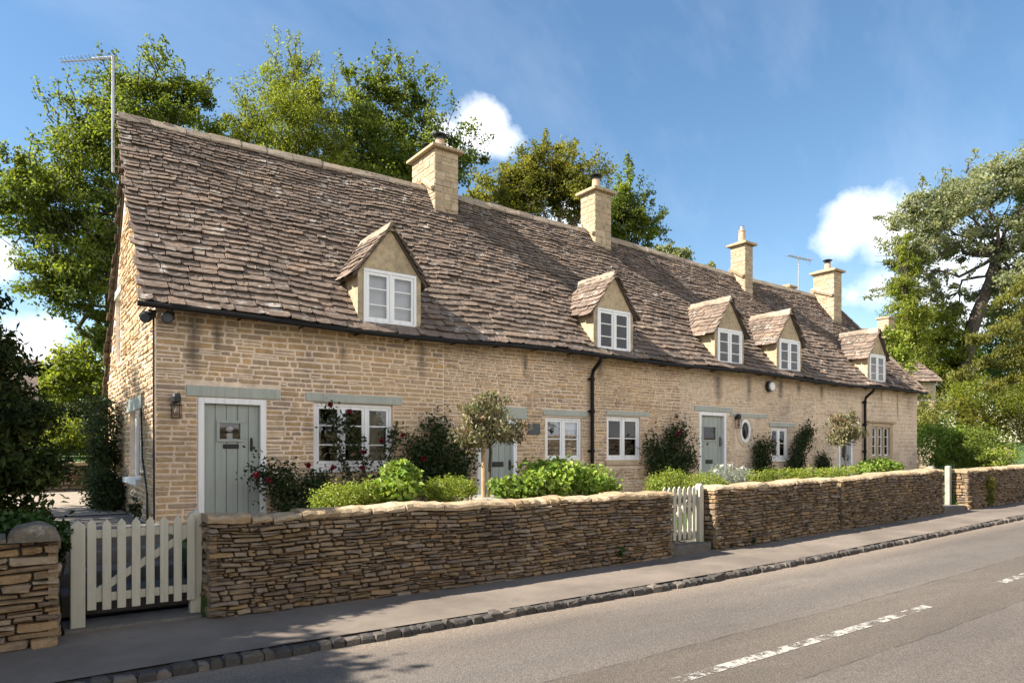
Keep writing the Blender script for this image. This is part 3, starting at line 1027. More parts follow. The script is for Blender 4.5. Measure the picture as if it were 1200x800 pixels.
# doors
def door(key, lint, pane, plate, handle, ornament=False, knocker=False):
    u0, u1, v0, v1 = DOORS[key]
    fb = MB()
    t_ = 0.09
    fb.fbox(fr_front, u0 + .003, u0 + t_, v0, v1 - .003, -0.12, 0.015)
    fb.fbox(fr_front, u1 - t_, u1 - .003, v0, v1 - .003, -0.12, 0.015)
    fb.fbox(fr_front, u0 + t_, u1 - t_, v1 - t_, v1 - .003, -0.12, 0.015)
    lb = MB()
    a, b = u0 + t_ + 0.004, u1 - t_ - 0.004
    top = v1 - t_ - 0.004
    n = 5
    px = pane
    for i in range(n):
        x0, x1 = a + (b - a) * i / n + 0.003, a + (b - a) * (i + 1) / n - 0.003
        segs = [(v0 + 0.02, top)]
        if px and x1 > px[0] and x0 < px[1]:
            segs = [(v0 + 0.02, px[2]), (px[3], top)]
            if x0 < px[0]:
                lb.fbox(fr_front, x0, px[0], px[2], px[3], -0.10, -0.06)
            if x1 > px[1]:
                lb.fbox(fr_front, px[1], x1, px[2], px[3], -0.10, -0.06)
        for c, d in segs:
            lb.fbox(fr_front, x0, x1, c, d, -0.10, -0.06)
    lb.fbox(fr_front, a, b, v0 + 0.02, top, -0.112, -0.104) if not px else None
    d = lb.build('plank_door', M['sage'], cot, bevel=0.005)
    fb.build('frame', M['white'], d, bevel=0.006)
    if lint:
        li = MB()
        li.fbox(fr_front, *lint, -0.05, 0.026)
        li.build('lintel', M['sagelintel'], d, bevel=0.008)
    if px:
        bead = MB()
        g = 0.045
        for q in ((px[0] - g, px[1] + g, px[3], px[3] + g), (px[0] - g, px[1] + g, px[2] - g, px[2]), (px[0] - g, px[0], px[2], px[3]), (px[1], px[1] + g, px[2], px[3])):
            bead.fbox(fr_front, *q, -0.065, -0.04)
        bead.build('bead_frame', M['sage'], d, bevel=0.004)
        gp = MB()
        gp.fbox(fr_front, px[0] - .002, px[1] + .002, px[2] - .002, px[3] + .002, -0.082, -0.078)
        gp.build('pane', M['glass'], d)
    pl = MB()
    pl.fbox(fr_front, *plate, -0.062, -0.048)
    pl.fbox(fr_front, plate[0] + 0.015, plate[1] - 0.015, plate[2] + 0.015, plate[3] - 0.015, -0.05, -0.042)
    pl.build('letter_plate', M['black'], d, bevel=0.003)
    hd = MB()
    hu, hv0, hv1 = handle
    hd.fbox(fr_front, hu - 0.018, hu + 0.018, hv0, hv1, -0.062, -0.05)
    hd.tube([fr_front(hu, hv0 + 0.03, -0.05), fr_front(hu, hv0 + 0.05, -0.01), fr_front(hu, hv1 - 0.05, -0.01), fr_front(hu, hv1 - 0.03, -0.05)], 0.009, 6)
    hd.build('handle', M['black'], d)
    if ornament:
        og = MB()
        cx, cz = (px[0] + px[1]) / 2 + 0.01, px[2] + 0.15
        og.add([fr_front(cx + 0.055 * math.cos(i * math.pi / 8), cz + 0.04 * math.sin(i * math.pi / 8), -0.12) for i in range(16)] + [fr_front(cx, cz, -0.10)], [(i, (i + 1) % 16, 16) for i in range(16)])
        og.fbox(fr_front, cx - 0.04, cx + 0.04, px[2] - 0.02, px[2] + 0.09, -0.14, -0.11)
        og.build('oval_ornament', M['blind'], d)
    st = MB()
    st.fbox(fr_front, u0 - 0.05, u1 + 0.05, v0 - 0.1, v0 - 0.002, -0.12, 0.14)
    st.build('doorstep', M['step'], d, bevel=0.01)
    return d


door('a', LINT[0], (2.50, 2.80, 1.91, 2.15), (2.55, 2.78, 1.76, 1.83), (2.97, 1.72, 1.93), True)
door('b', LINT[2], None, (7.53, 7.80, 1.42, 1.52), (7.95, 1.35, 1.55))
door('c', LINT[5], (13.93, 14.42, 2.02, 2.34), (14.03, 14.30, 1.42, 1.52), (14.60, 1.85, 2.1))
door('d', None, (20.5, 20.8, 1.55, 1.9), (20.55, 20.8, 1.25, 1.32), (20.88, 1.45, 1.65))

# gable windows
o, gp = window(cot, fr_gable, 12.35, 13.75, 1.28, 2.40, 3, 2, back=-0.14)
add_pane(o, gp)
li = MB()
li.fbox(fr_gable, 12.2, 13.95, 2.405, 2.62, -0.05, 0.03)
li.build('lintel', M['sagelintel'], o, bevel=0.008)
sl = MB()
sl.fbox(fr_gable, 12.25, 13.85, 1.18, 1.275, -0.1, 0.10)
sl.build('sill', M['white'], o, bevel=0.008)
# the near casement stands open against the wall
oc = MB()


def fr_open(u, v, w):
    return (WL - 0.03 - u * 0.16 + w * 0.98, 12.40 - u * 0.987 - w * 0.16, v)


for q in ((0, 0.45, 1.33, 1.39), (0, 0.45, 2.29, 2.35), (0, 0.06, 1.39, 2.29), (0.39, 0.45, 1.39, 2.29), (0.06, 0.39, 1.83, 1.86)):
    oc.fbox(fr_open, *q, -0.02, 0.02)
oc.build('open_casement', M['white'], o, bevel=0.004)
o, gp = window(cot, fr_gable, 14.95, 15.85, 3.45, 4.75, 2, 3, back=-0.14)
add_pane(o, gp)
li = MB()
li.fbox(fr_gable, 14.8, 16.0, 4.755, 4.90, -0.05, 0.03)
li.build('lintel', M['sagelintel'], o, bevel=0.008)

# ------------------------------------------------------------------ dormers
for d in DORM:
    def fr_d(u, v, w, d=d):
        return (d + u, DF - w, v)
    body = MB()
    hw = DHW
    wv0, wv1 = 3.90, 4.84
    wu = 0.505
    back_y = 12.4
    zt = dorm_top(hw)
    # front with its opening
    for poly in ([(-hw, 3.7), (-wu, 3.7), (-wu, wv1), (-hw, zt)], [(wu, 3.7), (hw, 3.7), (hw, zt), (wu, wv1)], [(-wu, 3.7), (wu, 3.7), (wu, wv0), (-wu, wv0)],
                 [(-hw, zt - 0.001), (-wu, wv1), (wu, wv1), (hw, zt - 0.001), (0, DAP - 0.04)]):
        body.add([fr_d(u, v, 0) for u, v in poly], [tuple(range(len(poly)))], 0.5)
    for sgn in (-1, 1):
        body.add([(d + sgn * hw, DF, 3.7), (d + sgn * hw, back_y, 3.7), (d + sgn * hw, back_y, zt), (d + sgn * hw, DF, zt)], [(0, 1, 2, 3)], 0.5)
        body.add([fr_d(sgn * wu, wv0, 0), fr_d(sgn * wu, wv1, 0), fr_d(sgn * wu, wv1, -0.12), fr_d(sgn * wu, wv0, -0.12)], [(0, 1, 2, 3)], 0.5)
    body.add([fr_d(-wu, wv1, 0), fr_d(wu, wv1, 0), fr_d(wu, wv1, -0.12), fr_d(-wu, wv1, -0.12)], [(0, 1, 2, 3)], 0.5)
    body.add([fr_d(-wu, wv0, 0), fr_d(wu, wv0, 0), fr_d(wu, wv0, -0.12), fr_d(-wu, wv0, -0.12)], [(0, 1, 2, 3)], 0.5)
    bo = body.build('dormer', M['render'], cot)
    rf = MB()
    ang = math.atan(1.32)
    LL = (hw + 0.115) / math.cos(ang)
    sk = [None]
    for sgn in (-1, 1):
        def surf_d(s, u, w, sgn=sgn, d=d):
            f = u / LL
            off = (hw + 0.115) * (1 - f)
            return (d + sgn * (off + math.sin(ang) * w), s, DAP - 1.32 * off + math.cos(ang) * w + 0.012 * math.sin(s * 5))

        def smax(u, d=d):
            off = (hw + 0.115) * (1 - max(0, u) / LL)
            z = DAP - 1.32 * off
            return EY + (z - EZ) / (7.52 - EZ) * (RY - EY) + 0.12
        slate_field(rf, surf_d, LL, lambda u: DF - 0.055, smax, 0.15, 0.10, 0.27, 0.2, lift=0.028, thick=(0.013, 0.022))
        dk = [surf_d(DF - 0.04, 0.0, -0.045), surf_d(12.6, 0.0, -0.045), surf_d(12.6, LL, -0.03), surf_d(DF - 0.04, LL, -0.03),
              surf_d(DF - 0.04, 0.0, 0.0), surf_d(12.6, 0.0, 0.0), surf_d(12.6, LL, 0.0), surf_d(DF - 0.04, LL, 0.0)]
        rf.add(dk, [(0, 1, 2, 3), (4, 5, 6, 7), (0, 3, 7, 4), (0, 1, 5, 4)], 0.5, 1)
    y = DF - 0.065
    while y < 12.05:
        l = U(0.3, 0.45)
        prof = [(-0.10, -0.10), (-0.02, 0.055), (0.02, 0.055), (0.10, -0.10)]
        v = []
        for yy in (y + .004, min(y + l, 12.1) - .004):
            v += [(d + a + U(-.006, .006), yy, DAP + b + U(-.008, .008)) for a, b in prof]
        rf.add(v, [(i, i + 1, i + 5, i + 4) for i in range(3)] + [(3, 2, 1, 0), (4, 5, 6, 7)], None, 2)
        y += l
    rf.build('dormer_tile_roof', [M['slate'], M['deck'], M['ridge']], bo)
    o, gp = window(bo, fr_d, -wu, wu, wv0, wv1, 2, 3, back=-0.035, name='window_frame', cas=0.05)
    add_pane(bo, gp)
    sl = MB()
    sl.fbox(fr_d, -wu - 0.04, wu + 0.04, wv0 - 0.045, wv0 + 0.002, -0.02, 0.06)
    sl.build('sill', M['white'], bo, bevel=0.005)
    if d not in (14.75, 22.35):
        bl = MB()
        bl.fbox(fr_d, -wu + 0.03 if d < 8 else 0.03, wu - 0.03, wv0 + (0.03 if d < 8 else 0.12), wv1 - 0.03, -0.10, -0.09)
        bl.build('blind', M['blind'], bo)
    inn = MB()   # dark sheet added behind the panes, standing in for the unlit room
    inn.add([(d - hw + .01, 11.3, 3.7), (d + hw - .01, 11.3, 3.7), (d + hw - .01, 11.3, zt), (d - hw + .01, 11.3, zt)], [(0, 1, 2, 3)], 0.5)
    inn.build('dark_backing', M['deck'], bo)


# ------------------------------------------------------------------ chimneys
def chimney(x0, x1, y0, y1, ztop, pots, capo=0.1, weather=True, zb=6.2):
    mb = MB()
    mb.box(x0 + .01, x1 - .01, y0 + .01, y1 - .01, zb, ztop, 0.5)
    for face in range(4):
        if face == 0:
            fr = lambda u, v, w: (u, y0 + .01 - w, v)
            a, b = x0, x1
        elif face == 1:
            fr = lambda u, v, w: (x0 + .01 - w, u, v)
            a, b = y0, y1
        elif face == 2:
            fr = lambda u, v, w: (u, y1 - .01 + w, v)
            a, b = x0, x1
        else:
            fr = lambda u, v, w: (x1 - .01 + w, u, v)
            a, b = y0, y1
        stones(mb, fr, a, b, zb, ztop, (), (0.13, 0.2), (0.22, 0.42), 0.009, (0.008, 0.013), 0, split=0.12, jit=0.003, sink=0.004, wavy=0.0)
    o = mb.build('stone_chimney_cladding', M['ashlar'], cot)
    cb = MB()
    cb.box(x0 - capo, x1 + capo, y0 - capo, y1 + capo, ztop + 0.002, ztop + 0.075, 0.3, j=0.006)
    cb.add([(x0 - capo * .8, y0 - capo * .8, ztop + .077), (x1 + capo * .8, y0 - capo * .8, ztop + .077), (x1 + capo * .8, y1 + capo * .8, ztop + .077), (x0 - capo * .8, y1 + capo * .8, ztop + .077),
            (x0 + .08, y0 + .08, ztop + .15), (x1 - .08, y0 + .08, ztop + .15), (x1 - .08, y1 - .08, ztop + .15), (x0 + .08, y1 - .08, ztop + .15)],
           [(0, 1, 5, 4), (1, 2, 6, 5), (2, 3, 7, 6), (3, 0, 4, 7), (4, 5, 6, 7)], 0.7)
    cb.build('cap', M['coping'], o, bevel=0.012)
    if weather:   # drip stones above the ridge on the near face
        wbm = MB()
        zz = zr(x0) + 0.12
        yc = RY
        sgn = 1
        p = [(x0 - 0.09, y0 + 0.05, zz - 0.30 + 0.05), (x0 - 0.09, yc + 0.02, zz + 0.12)]
        wbm.tube([(x0 - 0.03, y0 + 0.03, zz - 0.22), (x0 - 0.03, yc + 0.05, zz + 0.10)], 0.06, 4)
        wbm.tube([(x0 - 0.03, y1 - 0.03, zz - 0.22), (x0 - 0.03, yc + 0.05, zz + 0.10)], 0.06, 4)
        wbm.build('drip_stone', M['ashlar'], o)
    for (px, py, kind, h) in pots:
        pb = MB()
        z = ztop + 0.13
        if kind == 'cowl':
            pb.lathe([(0.115, 0), (0.115, 0.02), (0.10, h), (0.11, h + 0.02), (0.0, h + 0.02)], (px, py, z), 14)
            p_ = pb.build('pot', M['terracotta'], o, smooth=False)
            cw = MB()
            cw.lathe([(0.10, h + 0.01), (0.105, h + 0.05), (0.075, h + 0.07), (0.075, h + 0.10)], (px, py, z), 14)
            for k in range(4):
                cw.tube([(px + .09 * math.cos(k * 1.57), py + .09 * math.sin(k * 1.57), z + h + .05), (px + .13 * math.cos(k * 1.57), py + .13 * math.sin(k * 1.57), z + h + .14)], 0.008, 4)
            cw.lathe([(0.16, h + 0.12), (0.165, h + 0.135), (0.10, h + 0.165), (0.02, h + 0.18), (0.0, h + 0.18)], (px, py, z), 14)
            cw.build('cowl', M['black'], o)
        else:
            pb.lathe([(0.12, 0), (0.115, 0.03), (0.10, h * 0.65), (0.115, h * 0.68), (0.115, h * 0.73), (0.075, h * 0.75)], (px, py, z), 14)
            pb.build('pot', M['terracotta'], o)
            cw = MB()
            cw.lathe([(0.075, h * 0.74), (0.07, h * 0.98), (0.08, h), (0.0, h)], (px, py, z), 14)
            cw.build('flue_liner', M['grey'], o)


chimney(7.43, 8.04, 13.15, 14.22, 8.40, [(7.74, 13.46, 'cowl', 0.20), (7.70, 13.92, 'cowl', 0.12)])
chimney(12.30, 12.89, 13.25, 13.83, 8.60, [(12.6, 13.54, 'cowl', 0.27)])
chimney(18.58, 19.0, 13.12, 13.66, 8.28, [(18.79, 13.38, 'liner', 0.52)])
chimney(23.30, 23.82, 12.82, 13.60, 8.10, [(23.56, 13.2, 'cowl', 0.22)])
chimney(23.0, 23.4, 14.35, 14.8, 7.78, [], 0.05, False, 5.5)

# gutter, brackets, downpipes
gt = MB()
gp_ = [(s_, EY - 0.075, ze(s_) - 0.055) for s_ in np.arange(XL - 0.08, XR + 0.05, 0.5)]
gt.tube(gp_, 0.043, 8, 0.5)
for s_ in np.arange(1.8, 25.4, 0.95):
    gt.box(s_ - 0.010, s_ + 0.010, EY - 0.07, 11.0, ze(s_) - 0.075, ze(s_) - 0.055, 0.5)
gt.build('gutter', M['gutter'], cot)
for dx in (10.06, 21.70):
    db = MB()
    db.tube([(dx, EY - 0.07, ze(dx) - 0.08), (dx, EY - 0.06, ze(dx) - 0.16), (dx, 10.90, ze(dx) - 0.36), (dx, 10.925, ze(dx) - 0.46), (dx, 10.925, 0.6)], 0.042, 10, 0.5)
    for zc in (3.25, 2.55, 1.7, 0.9):
        db.tube([(dx, 10.925, zc), (dx, 10.925, zc + 0.07)], 0.055, 10, 0.5)
        db.box(dx - 0.085, dx + 0.085, 10.965, 10.985, zc + 0.015, zc + 0.055, 0.5)
    db.build('downpipe', M['gutter'], cot, smooth=False)
cb = MB()
cb.tube([(WL - 0.02, 10.985, 3.7), (WL - 0.02, 10.985, 2.4), (WL - 0.015, 10.985, 0.6)], 0.016, 6, 0.5)
cb.tube([(WL - 0.03, 11.5, 0.6), (WL - 0.03, 11.55, 1.1), (WL - 0.03, 12.0, 1.6), (WL - 0.03, 12.15, 2.4)], 0.014, 6, 0.5)
cb.build('cable', M['black'], cot)


# ------------------------------------------------------------------ things fixed to the cottages
def lantern(x, z, label):
    r = thing('wall_lantern', (x, 11.0, z), label, 'wall lamp')
    b = MB()
    b.lathe([(0.0, 0.10), (0.05, 0.10), (0.065, 0.05), (0.065, -0.02), (0.05, -0.04), (0.0, -0.04)], (x, 10.90, z + 0.02), 12)
    b.box(x - 0.03, x + 0.03, 10.93, 10.995, z - 0.02, z + 0.06)
    b.build('lamp_head', M['black'], r)
    c = MB()
    for a, q in ((-1, -1), (-1, 1), (1, -1), (1, 1)):
        c.tube([(x + a * .055, 10.90 + q * .055, z - 0.02), (x + a * .055, 10.90 + q * .055, z - 0.24)], 0.006, 4)
    for zz in (-0.05, -0.24):
        for q in (((-1, -1), (1, -1)), ((1, -1), (1, 1)), ((1, 1), (-1, 1)), ((-1, 1), (-1, -1))):
            c.tube([(x + q[0][0] * .055, 10.90 + q[0][1] * .055, z + zz), (x + q[1][0] * .055, 10.90 + q[1][1] * .055, z + zz)], 0.006, 4)
    c.build('cage', M['black'], r)
    g = MB()
    g.lathe([(0.0, -0.21), (0.03, -0.2), (0.038, -0.15), (0.025, -0.06), (0.0, -0.05)], (x, 10.90, z), 10)
    g.build('bulb', M['bulb'], r, smooth=True)


lantern(1.87, 2.44, 'black caged wall lantern on the stone beside the near sage green door')
lantern(15.17, 2.58, 'black caged wall lantern on the stone next to the oval window')
for (x, y, dx, dy, lab) in ((1.50, 10.93, -0.35, -0.5, 'round black security light aimed off the corner of the cottage under the gutter'),
                            (1.74, 10.86, -0.05, -1.0, 'round black security light facing the lane under the gutter beside the corner')):
    r = thing('security_light', (x, y, 3.66), lab, 'security light', 'security lights under the gutter')
    d_ = np.array([dx, dy, -0.25])
    d_ /= np.linalg.norm(d_)
    p = np.array([x, y, 3.64])
    b = MB()
    b.tube([p - d_ * 0.07, p - d_ * 0.03, p + d_ * 0.05, p + d_ * 0.075], [0.045, 0.075, 0.085, 0.08], 12)
    b.build('lamp_head', M['black'], r)
    k = MB()
    k.tube([p - d_ * 0.05, (x + 0.06, 10.99, 3.70)], 0.016, 6)
    k.box(x + 0.02, x + 0.12, 10.965, 10.992, 3.64, 3.75)
    k.build('bracket', M['black'], r)
    l_ = MB()
    l_.tube([p + d_ * 0.074, p + d_ * 0.08], [0.068, 0.06], 12)
    l_.build('lens', M['slateplate'], r)
r = thing('bulkhead_lamp', (16.61, 10.98, 3.5), 'round white lamp on a dark backplate high on the stone wall', 'wall lamp')
b = MB()
b.tube([(16.61, 10.995, 3.5), (16.61, 10.90, 3.5)], [0.15, 0.15], 20)
b.build('backplate', M['black'], r)
b = MB()
b.tube([(16.64, 10.90, 3.5), (16.64, 10.875, 3.5), (16.64, 10.86, 3.5)], [0.125, 0.12, 0.08], 20)
b.build('lamp_face', M['white'], r)
b = MB()
b.box(8.36, 8.66, 10.965, 10.985, 2.07, 2.29)
pq = b.build('house_plaque', M['slateplate'], None, (8.51, 10.985, 2.07), bevel=0.004)
tag(pq, 'dark slate name plaque on the wall between door and paned window', 'plaque')

# aerials
r = thing('television_aerial', (1.36, 13.55, 6.55), 'tall grey television aerial on the gable end with a long boom', 'aerial')
b = MB()
b.tube([(1.33, 13.5, 6.5), (1.33, 13.5, 8.5)], 0.024, 8)
b.build('mast', M['grey'], r)
for zz in (6.62, 6.95):
    b = MB()
    b.tube([(1.33, 13.5, zz), (1.60, 13.5, zz)], 0.016, 6)
    b.tube([(1.33, 13.35, zz + .02), (1.33, 13.62, zz + .02)], 0.014, 5)
    b.build('bracket', M['grey'], r)
b = MB()
A0, A1 = np.array([1.36, 13.48, 8.46]), np.array([0.60, 13.95, 8.36])
b.tube([A0, A1], 0.014, 6)
b.tube([A0 + [0, 0, 0.03], A0 + (A1 - A0) * .45 + [0, 0, 0.03]], 0.008, 5)
dd = (A1 - A0) / np.linalg.norm(A1 - A0)
nn = np.array([-dd[1], dd[0], 0])
for k in range(13):
    q = A0 + (A1 - A0) * (k + 0.5) / 13
    h = 0.16 - 0.005 * k
    b.tube([q - nn * h, q + nn * h + np.array([0, 0, 0.02])], 0.0055, 4)
b.build('antenna', M['grey'], r)
r = thing('television_aerial', (23.2, 14.2, 7.7), 'thin far television aerial rising behind the ridge by the end chimney', 'aerial')
b = MB()
b.tube([(23.36, 14.2, 7.0), (23.36, 14.2, 8.92)], 0.02, 6)
b.build('mast', M['grey'], r)
b = MB()
b.tube([(22.8, 14.3, 8.90), (24.0, 14.1, 8.86)], 0.018, 5)
for k in range(9):
    q = np.array([22.85, 14.29, 8.90]) + np.array([1.1, -0.18, -0.04]) * k / 8
    b.tube([q + [-0.03, -0.18, -0.02], q + [0.03, 0.18, 0.02]], 0.01, 4)
b.tube([(23.9, 14.1, 8.66), (24.05, 14.1, 9.08)], 0.012, 4)
b.tube([(23.75, 14.1, 8.71), (23.8, 14.1, 9.04)], 0.012, 4)
b.build('antenna', M['grey'], r)


# ------------------------------------------------------------------ garden walls
def drystone(label, s0, s1, y0, y1, top, left_end=True, right_end=False, cap=True, ww=(0.08, 0.30), hh=(0.034, 0.068), capjoint=(0.22, 0.62)):
    """a dry stone wall from s0 to s1; lane face at y0, back at y1; top(s) is the coping height"""
    r = thing('drystone_wall', ((s0 + s1) / 2, (y0 + y1) / 2, gz((s0 + s1) / 2)), label, 'stone wall', 'dry stone garden walls')
    mb = MB()
    n = max(2, int((s1 - s0) / 0.5))
    for i in range(n):
        a, b = s0 + (s1 - s0) * i / n, s0 + (s1 - s0) * (i + 1) / n
        x0, x1 = (a + (0.05 if i == 0 else 0)), (b - (0.05 if i == n - 1 else 0))
        for (ya, yb) in (((y0 + .055), (y1 - .03)),):
            v = [(x0, ya, gz(a) - .1), (x1, ya, gz(b) - .1), (x1, yb, gz(b) - .1), (x0, yb, gz(a) - .1), (x0, ya, top(a) - .09), (x1, ya, top(b) - .09), (x1, yb, top(b) - .09), (x0, yb, top(a) - .09)]
            mb.add(v, [(0, 1, 5, 4), (2, 3, 7, 6), (4, 5, 6, 7)] + ([(3, 0, 4, 7)] if i == 0 else []) + ([(1, 2, 6, 5)] if i == n - 1 else []), 0.5, 1)

    def fr(u, v, w):
        f = v
        zb, zt = gz(u) - 0.03, top(u) - 0.075
        return (u, y0 + 0.055 - w - 0.03 * (1 - f), zb + (zt - zb) * f)
    H = top((s0 + s1) / 2) - gz((s0 + s1) / 2) - 0.045
    fr2 = lambda u, v, w: fr(u, v / H, w)
    stones(mb, fr2, s0, s1, 0.0, H, (), hh, ww, 0.006, (0.016, 0.074), 0, split=0.24, jit=0.008, tilt=0.045, sink=0.03, wavy=0.016)
    for flag, xe, sg in ((left_end, s0, -1), (right_end, s1, 1)):
        if not flag:
            continue
        zb, zt = gz(xe) - .03, top(xe) - .075
        fe = lambda u, v, w, xe=xe, sg=sg: (xe + sg * (w - 0.05), u, v)
        stones(mb, fe, y0 + .01, y1, zb, zt, (), (0.06, 0.11), (0.12, 0.3), 0.008, (0.025, 0.06), 0, split=0.1, jit=0.006, tilt=0.03, sink=0.03, wavy=0.004)
    mb.build('stone_cladding', [M['dry'], M['drycore']], r)
    if cap:
        cm = MB()
        s = s0 - 0.02
        while s < s1:
            l = U(*capjoint)
            e = min(s + l, s1 + 0.02)
            k = 5
            va = []
            dz_, dr_, df_ = U(-.022, .016), U(-.02, .02), U(-.022, .014)
            for i in range(k + 1):
                x = s + 0.008 + (e - s - 0.016) * i / k
                z = top(x) + dz_ + dr_ * (i / k - 0.5)
                fo, ba = y0 - 0.008 + df_ + U(-.018, .016), y1 + 0.03 + U(-.03, .02)
                t1, t2 = U(-.02, .014), U(-.014, .014)
                va += [(x, fo + .016 + U(-.012, .012), min(z - .06, top(x) - .072) + U(-.012, .006)), (x, fo + U(-.008, .008), z - .04 + t1), (x, fo + .03, z - .006 + t1), (x, (fo + ba) / 2, z + .012 + t2), (x, ba - .03, z - .006), (x, ba, z - .07)]
            fs = []
            for i in range(k):
                for j in range(5):
                    fs.append((i * 6 + j, (i + 1) * 6 + j, (i + 1) * 6 + j + 1, i * 6 + j + 1))
            fs += [(0, 1, 2, 3, 4, 5), tuple(k * 6 + q for q in (5, 4, 3, 2, 1, 0))]
            cm.add(va, fs)
            s = e
        cm.build('coping', M['coping'], r)
    return r


def wtop(s):
    return 1.055 + (gz(s) * 1.05 if s > 7 else 0) + 0.012 * math.sin(s * 2.1) + 0.008 * math.sin(s * 5.3) + (0.03 if 9 < s < 19 else 0)


drystone('long dry stone wall between the near picket gate and the second gate', 1.56, 8.52, 7.36, 7.80, wtop, True, True)
drystone('dry stone wall just past the second picket gate with a bulging end', 9.61, 13.56, 7.36, 7.80, wtop, True, True)
drystone('dry stone wall after the narrow dark joint running to the tall pale post', 13.75, 18.52, 7.39, 7.84, wtop, True, True)
drystone('dry stone wall beyond the pale post with a mossy patch', 19.86, 34.0, 7.36, 7.80, lambda s: wtop(s) - 0.02, True, False)
pier = drystone('short dry stone wall with a rounded cap under the dark yew', -4.5, 0.30, 7.20, 7.62, lambda s: 1.0 + 0.01 * math.sin(s * 4), False, True, cap=False, hh=(0.04, 0.088), ww=(0.14, 0.42))
cm = MB()
k = 14
v = []
for y in (7.16, 7.3, 7.5, 7.66):
    for i in range(k + 1):
        t_ = math.pi * i / k
        v.append((0.12 - 0.19 * math.cos(t_) + U(-.006, .006), y + U(-.008, .008), 0.93 + 0.14 * math.sin(t_) ** 0.8 + U(-.008, .008)))
n = k + 1
cm.add(v, [(r_ * n + i, r_ * n + i + 1, (r_ + 1) * n + i + 1, (r_ + 1) * n + i) for r_ in range(3) for i in range(k)] + [tuple(range(n)), tuple(range(3 * n, 4 * n))[::-1]])
cm.box(-4.5, -0.08, 7.17, 7.66, 0.925, 0.975, j=0.01)
cm.build('rounded_cap', M['oldcap'], pier, smooth=False)


# ------------------------------------------------------------------ gates, posts, steps
def picket_gate(s0, s1, y, z0, ztop, label, n=8):
    r = thing('picket_gate', ((s0 + s1) / 2, y, z0), label, 'gate', 'cream picket gates in the garden walls')
    wd = 0.075
    for i in range(n):
        c = s0 + 0.04 + (s1 - s0 - 0.08) * i / (n - 1)
        mb = MB()
        b0, t0 = z0 + U(-.006, .006), ztop + U(-.006, .006)
        v = lambda yy: [(c - wd / 2, yy, b0), (c + wd / 2, yy, b0), (c + wd / 2, yy, t0 - .05), (c, yy, t0), (c - wd / 2, yy, t0 - .05)]
        mb.add(v(y - 0.012) + v(y + 0.010), [(0, 1, 2, 3, 4), (9, 8, 7, 6, 5)] + [(i_, i_ + 5, (i_ + 1) % 5 + 5, (i_ + 1) % 5) for i_ in range(5)])
        mb.build('picket', M['cream'], r, bevel=0.004)
    H = ztop - z0
    for zz in (z0 + 0.13 * H, z0 + 0.83 * H):
        mb = MB()
        mb.box(s0 + 0.01, s1 - 0.01, y + 0.0105, y + 0.05, zz - 0.04, zz + 0.04)
        mb.build('rail', M['cream'], r, bevel=0.005)
    mb = MB()
    a, b = (s0 + 0.06, z0 + 0.13 * H + 0.041), (s1 - 0.06, z0 + 0.83 * H - 0.041)
    dx, dz = b[0] - a[0], b[1] - a[1]
    q = math.hypot(dx, dz)
    px, pz = -dz / q * 0.035, dx / q * 0.035
    mb.prism(lambda u, v, w: (u, y + w, v), [(a[0] - px, a[1] - pz), (b[0] - px, b[1] - pz), (b[0] + px, b[1] + pz), (a[0] + px, a[1] + pz)], 0.012, 0.046)
    mb.build('brace', M['cream'], r, bevel=0.005)
    nb = MB()
    for i in range(int((s1 - s0) / 0.018)):
        x = s0 + 0.03 + i * 0.018
        nb.tube([(x, y + 0.06, z0 - 0.06), (x, y + 0.06, z0 + 0.2)], 0.0012, 3)
    for i in range(14):
        nb.tube([(s0 + 0.02, y + 0.06, z0 - 0.06 + i * 0.019), (s1 - 0.02, y + 0.06, z0 - 0.06 + i * 0.019)], 0.0012, 3)
    nb.build('wire_netting', M['black'], r)
    return r


def gate_post(x, y, w, z0, z1, label, mat, point=True):
    mb = MB()
    h = w / 2
    b = [(x - h, y - h, z0), (x + h, y - h, z0), (x + h, y + h, z0), (x - h, y + h, z0)]
    t_ = [(p, q, z1 - (0.05 if point else 0.02)) for p, q, _ in b]
    top = [(x, y - h, z1), (x, y + h, z1)] if point else [(x - h * .5, y, z1), (x + h * .5, y, z1)]
    if point:
        mb.add(b + t_ + top, [(0, 1, 5, 8, 4), (2, 3, 7, 9, 6), (1, 2, 6, 5), (3, 0, 4, 7), (5, 6, 9, 8), (7, 4, 8, 9), (3, 2, 1, 0)])
    else:
        mb.add(b + t_ + top, [(0, 1, 5, 4), (1, 2, 6, 5), (2, 3, 7, 6), (3, 0, 4, 7), (4, 5, 9, 8), (6, 7, 8, 9), (5, 6, 9), (7, 4, 8), (3, 2, 1, 0)])
    o = mb.build('gate_post', mat, None, (x, y, z0), bevel=0.008)
    return tag(o, label, 'gate post', 'posts at the garden gates')


picket_gate(0.535, 1.49, 7.64, 0.19, 1.065, 'cream picket gate shaded by the yew, closed, with a diagonal brace')
gate_post(0.462, 7.66, 0.12, -0.05, 1.06, 'cream gate post beside the ivy on the rounded wall end', M['cream'])
gate_post(1.505, 7.64 + 0.07, 0.115, -0.05, 1.11, 'cream pointed gate post against the end of the long dry stone wall', M['cream'])
picket_gate(8.60, 9.42, 7.64, 0.23, 1.13, 'sunlit cream picket gate in the gap between two dry stone walls', 7)
gate_post(9.50, 7.62, 0.11, 0.02, 1.17, 'sunlit cream post hanging the second picket gate', M['cream'])
gate_post(18.60, 7.72, 0.13, 0.1, 1.36, 'short looking pale post with its top showing over the dry stone wall', M['postwood'], False)
gate_post(19.70, 7.76, 0.12, 0.1, 1.36, 'tall pale weathered post standing in the open gap in the walls', M['postwood'], False)

